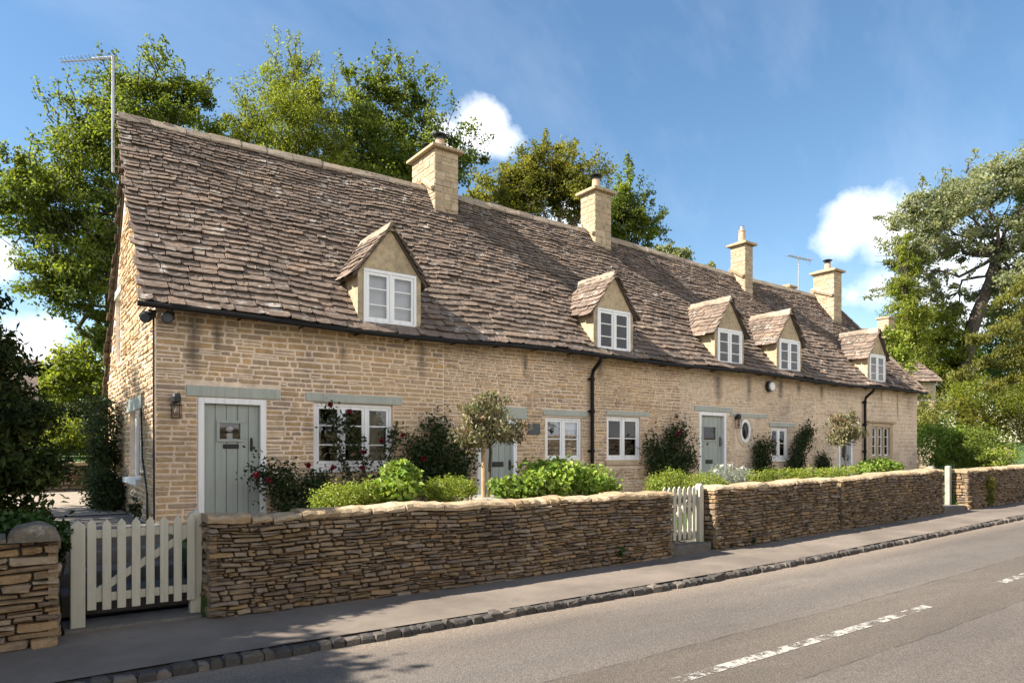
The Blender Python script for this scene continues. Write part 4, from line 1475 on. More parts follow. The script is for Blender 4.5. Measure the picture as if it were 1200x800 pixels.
for (x0, x1, ys, z0, h, lab) in ((0.34, 1.54, (7.5, 7.98, 8.42, 8.86, 9.3), 0.0, 0.155, 'flight of worn grey stone steps behind the near picket gate'),
                                 (8.56, 9.58, (7.42, 7.9, 8.3, 8.7), 0.02, 0.16, 'stone steps rising behind the second picket gate'),
                                 (18.55, 19.84, (7.40, 7.95, 8.4), 0.19, 0.15, 'stone threshold steps in the open gap by the pale posts')):
    r = thing('stone_steps', ((x0 + x1) / 2, ys[0], z0), lab, 'steps')
    for i, y in enumerate(ys):
        mb = MB()
        t_ = z0 + (0.05 if i == 0 and x0 < 1 else h * (i + 1) * 0.97)
        mb.box(x0 + 0.004, x1 - 0.004, y, ys[i + 1] + 0.03 if i + 1 < len(ys) else y + 0.9, t_ - 0.12 - (0.1 if i else 0.05), t_, j=0.008)
        mb.build('tread', M['step'], r, bevel=0.014)

# ------------------------------------------------------------------ ground, lane, pavement
XS = [-90, -60, -40, -28, -20, -14, -10, -7, -5, -3, -1.5, 0, 0.32, 1.56, 2, 4, 6, 7, 8, 8.54, 9.6, 10, 12, 14, 16, 18, 18.53, 19.85, 22, 25, 28, 32, 38, 46, 56, 70, 95, 130, 180]


def ground_h(x, y):
    if y < 7.5:
        return gz(x) - 0.34 if y > -0.4 else gz(x) - 0.04
    hi = 0.60 + gz(x) * 0.5
    if (0.33 < x < 1.55) or (8.55 < x < 9.59) or (18.54 < x < 19.84):
        f = min(1.0, max(0.0, (y - 8.7) / 0.8))
        return gz(x) - 0.34 + f * (hi - gz(x) + 0.34)
    if y > 18:
        hi += min(3.5, (y - 18) * 0.06)
    return hi


YS = [-150, -80, -45, -25, -14, -8, -5, -3, -1.5, -0.45, -0.3, 1, 3, 5, 7.0, 7.45, 7.72, 8.7, 9.1, 9.5, 11, 13, 15, 17, 18, 19.4, 21, 24, 28, 34, 42, 55, 75, 110, 180]
XG = sorted(set(XS + [0.34, 1.53, 8.56, 9.57, 18.55, 19.83]))
mb = MB()
nx = len(XG)
mb.add([(x, y, ground_h(x, y)) for y in YS for x in XG], [(j * nx + i, j * nx + i + 1, (j + 1) * nx + i + 1, (j + 1) * nx + i) for j in range(len(YS) - 1) for i in range(nx - 1)], 0.5)
tag(mb.build('ground', M['grass']), kind='structure')


def sheet(name, x0, x1, y0, y1, zf, mat, dx=1.0, ny=2):
    mb = MB()
    n = int((x1 - x0) / dx) + 1
    xs = [x0 + (x1 - x0) * i / (n - 1) for i in range(n)]
    ys = [y0 + (y1 - y0) * j / (ny - 1) for j in range(ny)]
    mb.add([(x, y, zf(x, y)) for y in ys for x in xs], [(j * n + i, j * n + i + 1, (j + 1) * n + i + 1, (j + 1) * n + i) for j in range(ny - 1) for i in range(n - 1)], 0.5)
    return tag(mb.build(name, mat), kind='structure')


camber = lambda x, y: gz(x) - 0.085 + 0.035 * math.cos((y - 3.1) / 3.2 * math.pi / 2)
sheet('road', -60, 120, -0.25, 6.02, lambda x, y: camber(x, y), M['road'], 1.0, 14)
sheet('pavement', -60, 120, 6.08, 7.50, lambda x, y: gz(x) + 0.006 * math.sin(x * 1.1) + 0.012 * (y - 6.08), M['pave'], 0.5, 6)
mb = MB()
for (a, b) in ((4.1, 8.35), (10.45, 14.6), (17.0, 21.0), (23, 27), (-2.2, 1.9)):
    n = 9
    xs = [a + (b - a) * i / (n - 1) for i in range(n)]
    mb.add([(x, y, camber(x, y) + 0.004) for y in (3.44, 3.56) for x in xs], [(i, i + 1, n + i + 1, n + i) for i in range(n - 1)], 0.5)
tag(mb.build('road_markings', M['paint']), kind='structure')
# kerb of dark setts, each uneven
M['sett'] = m_stone('kerb_sett', [(0.065, 0.058, 0.052), (0.09, 0.08, 0.07), (0.055, 0.05, 0.048), (0.08, 0.07, 0.06), (0.12, 0.10, 0.085), (0.07, 0.062, 0.055), (0.075, 0.068, 0.06), (0.16, 0.135, 0.11)], 0.5, 0.9, 0.015)
mb = MB()
s = -12.0
while s < 70:
    l = random.choice((U(0.08, 0.12), U(0.10, 0.15), U(0.13, 0.19))) if s < 25 else 0.3
    zt = gz(s) + U(-0.022, 0.010)
    y0, y1 = 5.965 + U(-.025, .015), 6.085 + U(-.012, .012)
    g = 0.0035
    v = []
    for (z, k) in ((zt - 0.16, 0.0), (zt - 0.022, 0.004), (zt, 0.022)):
        for (x, y) in ((s + g + k, y0 + k), (s + l - g - k, y0 + k), (s + l - g - k, y1 - k), (s + g + k, y1 - k)):
            v.append((x + U(-.011, .011), y + U(-.012, .012), z + U(-.01, .01)))
    mb.add(v, [(j * 4 + i, j * 4 + (i + 1) % 4, (j + 1) * 4 + (i + 1) % 4, (j + 1) * 4 + i) for j in range(2) for i in range(4)] + [(8, 9, 10, 11)])
    s += l
n = 140
xs = [-14 + 90.0 * i / n for i in range(n + 1)]
for a, b in zip(xs[:-1], xs[1:]):
    mb.add([(a, 5.985, gz(a) - 0.3), (b, 5.985, gz(b) - 0.3), (b, 5.985, gz(b) - 0.030), (a, 5.985, gz(a) - 0.030), (b, 6.11, gz(b) - 0.012), (a, 6.11, gz(a) - 0.012)], [(0, 1, 2, 3), (3, 2, 4, 5)], 0.3)
tag(mb.build('kerb', M['sett']), kind='structure')
gutter_dirt = sheet('verge', -60, 120, -0.75, -0.2, lambda x, y: gz(x) + 0.01, M['grass'], 2.0, 2)
for nm, x0, x1 in (('garden_bed', 1.7, 8.50), ('garden_bed', 9.65, 18.5), ('garden_bed', 19.9, 25.3)):
    sheet(nm, x0, x1, 7.78, 10.3, lambda x, y: ground_h(5 if x < 7 else x, 8.6) + 0.02 if not (8.5 < x < 9.6 or 18.5 < x < 19.9) else 0.64, M['soil'], 0.8, 2)
sheet('path', 1.6, 25.3, 10.3, 10.99, lambda x, y: 0.625 + gz(x) * 0.5, M['concrete'], 1.0, 2)
sheet('path', -1.4, 1.58, 9.32, 13.6, lambda x, y: 0.626, M['step'], 0.8, 3)
sheet('gravel_drive', -6.0, 1.55, 13.6, 18.95, lambda x, y: 0.64 + (y - 13.6) * 0.03, M['gravel'], 1.0, 3)
sheet('lawn', -9.0, 4.0, 19.4, 30, lambda x, y: 1.42 + (y - 19.4) * 0.05, M['grass'], 1.0, 3)

# low retaining wall and outbuilding beyond the drive
r = thing('retaining_wall', (-1, 19.1, 0.7), 'low sunlit stone retaining wall holding the lawn beyond the gravel drive', 'stone wall')
mb = MB()
mb.box(-7, 3.0, 19.03, 19.4, 0.6, 1.40, 0.5, 1)
stones(mb, lambda u, v, w: (u, 19.03 - w, v), -7, 3.0, 0.7, 1.36, (), (0.06, 0.11), (0.14, 0.4), 0.012, (0.01, 0.04), 0, split=0.2)
mb.build('stone_cladding', [M['dry'], M['drycore']], r)
mb = MB()
x = -7.0
while x < 3.0:
    l = U(0.5, 0.9)
    mb.box(x + .006, min(x + l, 3.0), 18.96, 19.46, 1.402, 1.47, j=0.01)
    x += l
mb.build('coping', M['coping'], r)

r = thing('stone_outbuilding', (-2.4, 25.0, 1.6), 'stone outbuilding mostly hidden behind the dark yew', 'outbuilding')
mb = MB()
mb.box(-6.0, 0.3, 24.0, 28.0, 1.2, 3.25, 0.5, 1)
stones(mb, lambda u, v, w: (u, 24.0 - w, v), -6, 0.3, 1.4, 3.25, (), (0.08, 0.14), (0.2, 0.5), 0.02, (0.006, 0.02), 0)
stones(mb, lambda u, v, w: (0.3 + w, u, v), 24, 28, 1.4, 3.25, (), (0.08, 0.14), (0.2, 0.5), 0.02, (0.006, 0.02), 0)
mb.build('stone_cladding', [M['wallstone'], M['mortar']], r)
mb = MB()
mb.add([(-6.2, 23.75, 3.15), (0.5, 23.75, 3.15), (0.5, 26, 4.6), (-6.2, 26, 4.6), (0.5, 28.25, 3.15), (-6.2, 28.25, 3.15)], [(0, 1, 2, 3), (3, 2, 4, 5), (1, 4, 2), (0, 3, 5)], 0.4)
mb.build('roof', M['slate'], r)

# ------------------------------------------------------------------ neighbouring house past the row
r = thing('neighbour_house', W(1075, 470, 36), 'far stone house with a grey slate roof behind the end of the row', 'house')
K = 36.0
p0, p1 = W(1060, 448, K), W(1096.5, 443, K)


def fr_n(u, v, w):
    # wall facing back towards the camera side, u from 0 (near) to 4.6
    ax = np.array([p1[0] - p0[0], p1[1] - p0[1], 0])
    L = np.linalg.norm(ax)
    ax /= L
    nx_ = np.array([ax[1], -ax[0], 0])
    q = np.array([p1[0], p1[1], 0]) + ax * (u - 5.0) + nx_ * w
    return (q[0], q[1], v)


zt_ = p1[2] - 0.05
mb = MB()
cell_wall(mb, fr_n, [0, 1, 2, 3.3, 3.95, 4.0, 5.0], lambda u: zt_, 0.3, [(3.3, 3.95, zt_ - 1.45, zt_ - 0.5)], 1)
stones(mb, fr_n, 0, 5.0, 0.4, zt_, [(3.15, 4.1, zt_ - 1.6, zt_ - 0.35)], (0.1, 0.18), (0.25, 0.6), 0.02, (0.006, 0.02), 0)
mb.fbox(fr_n, 0.05, 4.95, 0.3, zt_, -5.0, -0.3, 0.5, 1)
for q in ((3.15, 3.3, zt_ - 1.6, zt_ - 0.35), (3.95, 4.1, zt_ - 1.6, zt_ - 0.35), (3.3, 3.95, zt_ - 0.5, zt_ - 0.35), (3.3, 3.95, zt_ - 1.6, zt_ - 1.45)):
    mb.fbox(fr_n, *q, -0.05, 0.03, 0.5, 0)
mb.build('stone_cladding', [M['palestone'], M['mortar']], r)
o, gp = window(r, fr_n, 3.3, 3.95, zt_ - 1.45, zt_ - 0.5, 2, 2, back=-0.12)
add_pane(o, gp)
mb = MB()


def surf_n(s, u, w):
    f = u / 4.6
    q = fr_n(s, 0, 0.25 - 3.2 * f + 0.7 * w)
    return (q[0], q[1], zt_ - 0.15 + 3.3 * f + 0.7 * w)


slate_field(mb, surf_n, 4.6, lambda u: -0.2, lambda u: 5.2 - 1.9 * max(0, u) / 4.6, 0.26, 0.16, 0.45, 0.3)
mb.add([surf_n(-.2, 0, -.05), surf_n(5.2, 0, -.05), surf_n(3.3, 4.6, -.05), surf_n(-.2, 4.6, -.05), fr_n(5.2, zt_ - .15, -6.2), fr_n(-.2, zt_ - .15, -6.2)], [(0, 1, 2, 3), (1, 4, 2), (3, 2, 4, 5)], 0.5, 0)
mb.build('tile_roof', M['slate'], r)
mb = MB()
cpt = W(1038, 372, K + 1)
mb.box(cpt[0] - .32, cpt[0] + .32, cpt[1] - .3, cpt[1] + .3, 5.2, cpt[2] - 0.12, 0.5)
stones(mb, lambda u, v, w: (u, cpt[1] - .3 - w, v), cpt[0] - .32, cpt[0] + .32, 5.2, cpt[2] - 0.12, (), (0.16, 0.25), (0.25, 0.5), 0.012, (0.004, 0.012), 0)
stones(mb, lambda u, v, w: (cpt[0] - .32 - w, u, v), cpt[1] - .3, cpt[1] + .3, 5.2, cpt[2] - 0.12, (), (0.16, 0.25), (0.25, 0.5), 0.012, (0.004, 0.012), 0)
ch = mb.build('stone_cladding_chimney', M['ashlar'], r)
mb = MB()
mb.box(cpt[0] - .38, cpt[0] + .38, cpt[1] - .36, cpt[1] + .36, cpt[2] - 0.117, cpt[2], 0.5)
mb.build('cap', M['coping'], ch, bevel=0.02)

# rounded stone pillar in the shrubbery
pp = W(1172, 540, 26)
mb = MB()
mb.lathe([(0.34, 0.0), (0.34, 0.9), (0.32, 1.12), (0.22, 1.24), (0.0, 1.28)], (pp[0], pp[1], gz(pp[0]) + 0.3), 14)
tag(mb.build('stone_pillar', M['palestone'], None, (pp[0], pp[1], gz(pp[0]) + 0.3)), 'round topped pale stone pillar half hidden among the shrubs', 'pillar')


# ------------------------------------------------------------------ trees
def lobe(x, y, rx, ry, k, dk=None, wt=1.0):
    """crown lobe seen at photo point (x, y) with half sizes rx, ry in photo pixels, at view depth k"""
    c = W(x, y, k)
    a, b = rx / F * k * 1.13, ry / F * k * 1.1
    return (c[0], c[1], c[2], a, dk or a, b, wt)


def ground_at(x, k, z=None):
    p = W(x, 530, k)
    return (p[0], p[1], (ground_h(p[0], p[1]) if z is None else z) - 0.1)


def spr(x0, y0, x1, y1, k, m, sp=0.16):
    return (W(x0, y0, k), W(x1, y1, k), m, sp)


GB = 'trees behind the cottages'
tree('broadleaf_tree', 'broad green tree behind the gable end with the aerial', ground_at(158, 25), [
    lobe(40, 245, 52, 55, 22), lobe(100, 190, 52, 62, 23), lobe(150, 140, 48, 48, 24), lobe(205, 118, 42, 42, 24.5), lobe(76, 322, 46, 54, 22), lobe(118, 392, 28, 28, 22.5, None, .6), lobe(140, 290, 50, 70, 24), lobe(15, 215, 24, 26, 21.5, None, 0.7)],
    54720, 0.135, 0.08, M['leaf_tree'], 0.22, group=GB, clump=0.23, per=150, shell=0.3, auto=90,
    sprigs=[spr(90, 150, 82, 112, 23, 90), spr(130, 110, 134, 62, 24, 90), spr(170, 100, 176, 66, 24, 80), spr(205, 100, 212, 70, 24.5, 80), spr(40, 200, 28, 176, 22, 70), spr(230, 120, 248, 108, 24.5, 70), spr(70, 190, 55, 160, 22.5, 70)])
tree('feathery_tree', 'tall feathery yellow green tree with thin shoots standing clear of its top', ground_at(340, 27), [
    lobe(335, 150, 62, 55, 27), lobe(290, 170, 42, 34, 26.5), lobe(258, 182, 34, 32, 26.5), lobe(345, 110, 34, 38, 27.5), lobe(375, 150, 38, 50, 27.5), lobe(320, 210, 60, 40, 26.5), lobe(385, 205, 36, 40, 27)],
    36000, 0.15, 0.055, M['leaf_light'], 0.24, group=GB, clump=0.23, per=150, shell=0.3, auto=45, droop=0.3,
    sprigs=[spr(335, 110, 322, 34, 27, 240, .16), spr(345, 100, 350, 40, 27.4, 130, .13), spr(330, 90, 312, 72, 27, 110, .13), spr(300, 150, 272, 98, 26.6, 200, .18), spr(330, 120, 306, 82, 27, 140, .18), spr(350, 110, 372, 66, 27.4, 150, .2), spr(280, 160, 262, 140, 26.5, 80, .16)])
tree('birch_tree', 'upright airy tree with open shoots behind the first big chimney', ground_at(465, 29), [
    lobe(430, 165, 42, 62, 29), lobe(480, 175, 45, 60, 29.5), lobe(430, 115, 28, 36, 29), lobe(478, 120, 30, 34, 29.5, None, 0.7), lobe(535, 185, 32, 48, 30, None, .55), lobe(405, 200, 30, 36, 28.5), lobe(455, 220, 60, 32, 29)],
    30240, 0.15, 0.10, M['leaf_tree'], 0.2, group=GB, clump=0.23, per=150, shell=0.3, auto=45,
    sprigs=[spr(440, 130, 438, 58, 29, 150, .2), spr(445, 110, 458, 52, 29.2, 120, .2), spr(475, 120, 487, 68, 29.5, 130, .2), spr(418, 130, 420, 72, 29, 90, .17), spr(500, 150, 520, 92, 29.8, 110, .2), spr(528, 170, 530, 106, 30, 90, .18),
            spr(535, 180, 578, 158, 30, 130, .2), spr(535, 190, 572, 180, 30.2, 100, .2), spr(460, 110, 500, 78, 29.3, 120, .2)])
tree('maple_tree', 'rounded olive green tree behind the ridge between the first two chimneys', ground_at(635, 33), [
    lobe(610, 225, 48, 34, 33), lobe(655, 215, 45, 34, 33.5), lobe(640, 200, 44, 24, 33), lobe(590, 245, 38, 24, 32.5), lobe(680, 240, 30, 36, 33)],
    31680, 0.15, 0.10, M['leaf_olive'], 0.26, group=GB, clump=0.22, per=150, shell=0.3, auto=45,
    sprigs=[spr(620, 215, 612, 182, 33, 80, .2), spr(595, 230, 586, 196, 33, 80, .2), spr(640, 195, 632, 172, 33, 80, .18), spr(670, 205, 668, 172, 33.5, 90, .2), spr(710, 230, 716, 190, 34, 90, .2), spr(690, 215, 700, 176, 33.5, 110, .2), spr(680, 210, 684, 180, 33.5, 80, .2), spr(655, 200, 650, 178, 33, 70, .2), spr(575, 235, 558, 220, 32, 70, .2)])
tree('young_tree', 'pointed light green tree just beyond the second chimney', ground_at(735, 36), [
    lobe(735, 235, 22, 34, 36), lobe(728, 255, 30, 32, 36), lobe(752, 268, 28, 22, 36.5), lobe(715, 270, 26, 28, 36)],
    10800, 0.16, 0.11, M['leaf_tree'], 0.2, group=GB, clump=0.23, per=150, shell=0.3, auto=25,
    sprigs=[spr(728, 230, 720, 196, 36, 80, .2), spr(750, 240, 752, 205, 36, 80, .2), spr(765, 265, 778, 244, 36.5, 80, .2), spr(735, 225, 734, 190, 36, 90, .2), spr(745, 250, 764, 214, 36, 90, .2), spr(755, 265, 780, 274, 36.5, 90, .22)])
tree('small_tree', 'small pale tree top just showing over the ridge before the third chimney', ground_at(795, 42), [
    lobe(795, 299, 16, 10, 42), lobe(775, 296, 14, 8, 42), lobe(832, 314, 8, 5, 43)], 2200, 0.22, 0.14, M['leaf_willow'], 0.16, group=GB, clump=0.3)

# big grey green tree at the far end with a leaning trunk and visible limbs
KB = 40.0
tk = [np.array(W(*q)) for q in ((1128, 440, KB), (1134, 400, KB), (1146, 365, KB), (1160, 330, KB), (1167, 300, KB))]
tk[0][2] = 0.5
big = tree('grey_willow_tree', 'large grey green tree with a leaning trunk and bare limbs showing', tuple(tk[0]), [
    lobe(1085, 262, 40, 36, KB), lobe(1060, 300, 32, 26, KB - 1), lobe(1120, 232, 40, 32, KB), lobe(1165, 215, 44, 32, KB + 1), lobe(1215, 220, 44, 42, KB), lobe(1120, 285, 46, 26, KB + 1, None, .55),
    lobe(1185, 275, 40, 34, KB), lobe(1075, 335, 36, 24, KB, None, .7), lobe(1115, 350, 34, 26, KB + 1, None, .6), lobe(1200, 325, 36, 32, KB - 1), lobe(1240, 290, 40, 50, KB), lobe(1180, 370, 40, 34, KB + 2, None, .8)],
    48000, 0.24, 0.105, M['leaf_willow'], 0.36, cat='tree', group='trees past the end of the row', clump=0.2, per=110, shell=0.35, auto=50, trunkpts=tk, droop=0.25, twigs=4,
    sprigs=[spr(1160, 200, 1172, 182, KB, 90, .3), spr(1105, 220, 1108, 196, KB, 80, .3), spr(1060, 285, 1032, 292, KB - 1, 110, .35), spr(1200, 190, 1196, 172, KB, 80, .3)])
GE = 'trees past the end of the row'
# conifer in front of it
cf_b = [lobe(1062 + dx, y, r_, 16, 38) for (y, r_, dx) in ((285, 7, 0), (310, 13, 2), (338, 18, -2), (366, 23, 2), (392, 26, -2), (418, 28, 0))]
tree('conifer_tree', 'narrow conifer rising behind the far house chimney', ground_at(1062, 38), cf_b, 12000, 0.22, 0.07, M['leaf_light'], 0.22, group=GE, clump=0.34, droop=0.5, fork=0.9)
tree('ash_tree', 'bright green leafy tree beside the far house', ground_at(1100, 41), [
    lobe(1085, 385, 34, 26, 41), lobe(1108, 410, 32, 28, 41), lobe(1075, 412, 20, 22, 42), lobe(1116, 440, 26, 24, 41), lobe(1060, 380, 20, 22, 42)], 15000, 0.2, 0.13, M['leaf_light'], 0.2, group=GE, clump=0.26)
tree('dark_tree', 'dark green tree in the gap below the leaning trunk', ground_at(1150, 44), [
    lobe(1140, 425, 46, 40, 44), lobe(1190, 410, 50, 50, 45), lobe(1110, 450, 34, 30, 44), lobe(1235, 430, 50, 50, 45)], 12000, 0.24, 0.16, M['leaf_ivy'], 0.25, group=GE, clump=0.26)
# cedar with drooping layered boughs, trunk just out of the frame
kc = 25.0
cb_, bou = [], []
for (x0, y0, x1, y1) in ((1270, 300, 1178, 352), (1270, 350, 1150, 398), (1270, 385, 1128, 440), (1270, 330, 1200, 395), (1270, 420, 1165, 452), (1270, 395, 1190, 425)):
    bou.append([W(x0 + (x1 - x0) * i / 6.0, y0 + (y1 - y0) * (i / 6.0) ** 1.5 + 2, kc + 1.5 * (1 - i / 6.0)) for i in range(7)])
    for i in range(6):
        f = i / 5.0
        cb_.append(lobe(x0 + (x1 - x0) * f, y0 + (y1 - y0) * f ** 1.5, 20 - 6 * f, 7, kc + 1.5 * (1 - f) + U(-.5, .5)))
tree('cedar_tree', 'yellow green cedar with layered drooping boughs reaching in over the shrubs', ground_at(1285, 27), cb_, 42000, 0.13, 0.04, M['leaf_cedar'], 0.16, group=GE, clump=0.5, limbs=False, boughs=bou, twigs=1, droop=0.8, fork=0.95, shell=0.2,
     trunkpts=[ground_at(1285, 27), W(1285, 450, 27), W(1288, 330, 27), W(1286, 250, 27)])
GS = 'shrubs beyond the far end wall'
bush('laurel_shrub', 'glossy green shrub beside the far corner of the cottages', [lobe(1098, 520, 26, 26, 25), lobe(1125, 525, 24, 24, 25)], 6000, 0.11, 0.06, M['leaf_bright'], group=GS, zb=0.7)
bush('tall_shrub', 'tall olive shrub filling the bank behind the glossy shrub', [lobe(1110, 490, 36, 26, 28), lobe(1150, 480, 42, 32, 29), lobe(1190, 490, 34, 34, 29), lobe(1225, 490, 34, 40, 29)], 13000, 0.13, 0.07, M['leaf_olive'], group=GS, zb=0.8)
bush('round_shrub', 'dark rounded shrub behind the wall near the stone pillar', [lobe(1148, 522, 26, 22, 24), lobe(1135, 535, 24, 14, 23.5)], 4500, 0.10, 0.055, M['leaf_tree'], group=GS, zb=0.7)
bush('golden_shrub', 'small golden green shrub in front of the stone pillar', [lobe(1172, 534, 16, 12, 23), lobe(1160, 540, 12, 10, 23)], 1800, 0.09, 0.05, M['leaf_box'], group=GS, zb=0.7)
bush('pale_shrub', 'pale arching shrub overhanging the bank by the frame edge', [lobe(1195, 462, 30, 22, 27), lobe(1140, 460, 26, 20, 28)], 5000, 0.12, 0.05, M['leaf_light'], group=GS, zb=0.8)
bush('wisteria', 'yellow green climber over the roof and corner of the far house', [lobe(1047, 405, 14, 20, 34), lobe(1052, 425, 16, 22, 34), lobe(1040, 390, 9, 12, 34), lobe(1082, 480, 7, 26, 34), lobe(1078, 500, 9, 22, 33)], 6000, 0.14, 0.08, M['leaf_box'], cat='climber', zb=0.8)

# the near side: yew, ivy and garden shrubs at the gate
yb = []
for (z, r_) in ((0.9, 1.7), (1.5, 1.82), (2.1, 1.78), (2.7, 1.62), (3.3, 1.35), (3.8, 1.05), (4.3, 0.7), (4.8, 0.4)):
    yb.append((-1.52 + U(-.04, .04), 9.15 + U(-.04, .04), z, r_ + 0.04, r_, 0.5))
    yb.append((-1.52, 9.15, z, r_ * 0.75, r_ * 0.75, 0.45, 0.6))
tree('yew_tree', 'dark dense yew rising beside the gate at the frame edge', (-1.6, 9.15, 0.5), yb, 230000, 0.095, 0.038, M['leaf_yew'], 0.3, clump=0.13, droop=0.25, fork=0.8, shell=0.88, twigs=2, per=60)
GO = 'tall trees along the lane outside the garden'
tree('lane_tree', 'tall broad tree further along the lane shading the gate', (-6.0, 7.9, 0.5), [(-6.0, 7.9, 4.8, 2.2, 1.7, 2.2), (-5.9, 8.2, 5.9, 1.8, 1.5, 1.1), (-7.2, 7.6, 6.0, 2.0, 1.6, 1.3), (-4.8, 7.8, 4.0, 1.4, 1.3, 1.6), (-6.4, 6.6, 5.4, 1.4, 1.0, 1.5)], 22000, 0.2, 0.13, M['leaf_tree'], 0.25, group=GO)
tree('orchard_tree', 'loose tree beside the drive dappling the gable wall', (-4.8, 15.2, 0.6), [(-4.8, 15.4, 7.6, 1.5, 1.9, 1.3), (-4.2, 14.0, 6.6, 1.2, 1.3, 1.2), (-4.6, 17.0, 7.2, 1.3, 1.4, 1.3), (-5.6, 14.4, 8.2, 1.3, 1.3, 0.9), (-4.0, 16.0, 5.4, 1.1, 1.6, 1.0)], 8500, 0.17, 0.11, M['leaf_tree'], 0.2, group=GO, clump=0.3)
for (x, y, h, q, lab) in ((1, -13, 9, 0, 'wide tree across the lane reflected in the near window'), (12, -14, 10, 1, 'tall tree across the lane opposite the middle door'), (24, -13, 9, 0, 'rounded tree across the lane opposite the end window'), (-12, -12, 10, 1, 'tree across the lane by the far bend')):
    tree('lane_tree', lab, (x, y, 0), [(x, y, h * .6, 3.2, 3, h * .3), (x + 2.4, y + .5, h * .5, 2.2, 2, h * .22), (x - 2.2, y - .3, h * .52, 2.3, 2, h * .24)], 5000, 0.34, 0.22, M['leaf_tree'], 0.28, group='trees across the lane')

r = thing('roadside_wall', (15, -2.4, 0), 'tall sunlit stone wall along the far verge of the lane', 'stone wall')
mb = MB()
mb.box(-14, 70, -2.8, -2.4, -0.2, 2.5, 0.5, 1)
stones(mb, lambda u, v, w: (u, -2.4 + w, v), -14, 70, 0.0, 2.5, (), (0.12, 0.2), (0.3, 0.7), 0.02, (0.01, 0.04), 0, split=0.1)
mb.build('stone_cladding', [M['palestone'], M['mortar']], r)  # pale stone picked so this unseen wall bounces sun onto the cottage fronts
bush('clipped_bush', 'dark clipped bush pressed against the gable wall past the side window', [(1.3, 15.1, 1.2, 0.26, 0.9, 0.75), (1.32, 15.1, 2.1, 0.24, 0.85, 0.75), (1.32, 14.3, 1.0, 0.24, 0.5, 0.5)], 9000, 0.07, 0.04, M['leaf_rose'], zb=0.6, clump=0.28)
bush('laurel_shrub', 'sunny round shrub on the lawn above the retaining wall', [lobe(72, 510, 24, 20, 18.5), lobe(95, 514, 18, 18, 19), lobe(55, 515, 16, 18, 18.5)], 5000, 0.10, 0.06, M['leaf_light'], zb=1.4)
bush('clipped_hedge', 'dark clipped hedge behind the sunny shrub', [lobe(x, 484, 16, 15, 24, 0.6) for x in range(40, 140, 14)], 8000, 0.09, 0.05, M['leaf_yew'], cat='hedge', zb=1.6)
GL = 'trees past the lawn'
tree('ash_tree', 'light green tree past the lawn nearest the gable', ground_at(110, 34), [lobe(105, 425, 36, 30, 34), lobe(80, 450, 30, 26, 34), lobe(130, 450, 26, 30, 34), lobe(65, 440, 22, 26, 34.5)], 9000, 0.22, 0.14, M['leaf_light'], 0.2, group=GL)
tree('ash_tree', 'light green tree past the lawn half hidden by the yew', ground_at(40, 40), [lobe(40, 460, 40, 26, 40), lobe(0, 455, 40, 40, 40), lobe(85, 470, 30, 24, 40)], 7000, 0.24, 0.15, M['leaf_tree'], 0.2, group=GL)
bush('ivy_mound', 'green ivy spilling over the rounded wall end beside the gate', [(0.02, 7.95, 0.95, 0.36, 0.42, 0.2), (0.28, 7.72, 0.9, 0.16, 0.2, 0.2), (-0.6, 8.0, 1.0, 0.5, 0.4, 0.22), (0.36, 7.66, 0.68, 0.07, 0.08, 0.22)], 2600, 0.055, 0.05, M['leaf_ivy'], cat='ivy', zb=0.45, clump=0.35)
bush('creeper', 'thin creeper at the foot of the cottage corner', [(1.45, 11.6, 0.85, 0.08, 0.18, 0.3)], 250, 0.06, 0.035, M['leaf_rose'], cat='climber', zb=0.55)


# ------------------------------------------------------------------ front garden
def gl(x, y, rx, ry, D, dy=None):
    """garden lobe on the upright plane Y = D"""
    c = P(x, y, D)
    k = D / (S - C * (x - 600) / F)
    a = rx / F * k * 0.95
    return (c[0], c[1], c[2], a, dy or min(a, 0.42), ry / F * k)


GZ = 0.62
G1 = 'garden plants behind the dry stone walls'
bush('box_mound', 'low green clipped mound against the wall under the rose window', [gl(395, 583, 36, 16, 8.25), gl(425, 580, 22, 18, 8.3)], 4600, 0.038, 0.02, M['leaf_box'], group=G1, zb=GZ, per=14)
bush('mallow_plant', 'tall leafy pale green plant rising above the wall beneath the rose window', [gl(462, 572, 34, 22, 8.25), gl(470, 552, 20, 14, 8.3)], 1100, 0.105, 0.07, M['leaf_bright'], group=G1, zb=GZ, clump=0.4, per=6)
bush('spirea_shrub', 'fine yellow green shrub next to the young staked tree', [gl(528, 574, 34, 16, 8.25), gl(512, 572, 18, 12, 8.3), gl(545, 572, 20, 12, 8.3)], 4800, 0.04, 0.018, M['leaf_box'], group=G1, zb=GZ, per=14)
bush('hydrangea_bush', 'wide bright leafy bush spilling over the long wall', [gl(640, 562, 46, 24, 8.3), gl(685, 566, 40, 20, 8.35), gl(600, 572, 30, 14, 8.3), gl(655, 550, 28, 12, 8.4)], 4300, 0.09, 0.065, M['leaf_bright'], group=G1, zb=GZ, clump=0.33, per=10)
bush('box_mound', 'small yellow green mound at the end of the wide leafy bush', [gl(714, 574, 16, 10, 8.3)], 1300, 0.035, 0.022, M['leaf_box'], group=G1, zb=GZ, per=14)
bush('box_mound', 'rounded yellow green clipped mound above the second picket gate', [gl(786, 565, 32, 15, 8.6), gl(772, 570, 20, 10, 8.5)], 4200, 0.035, 0.022, M['leaf_box'], group=G1, zb=GZ, per=14)
bush('box_mound', 'golden clipped mound with small leaves beside the white flowers', [gl(826, 566, 28, 13, 8.7), gl(845, 570, 16, 9, 8.6)], 3600, 0.035, 0.022, M['leaf_box'], group=G1, zb=GZ, per=14)
bush('lavender_plant', 'silvery plant with white and mauve flowers outside the middle door', [gl(850, 556, 20, 13, 9.2), gl(872, 558, 14, 11, 9.2)], 2600, 0.05, 0.016, M['leaf_silver'], group=G1, zb=GZ, per=10)
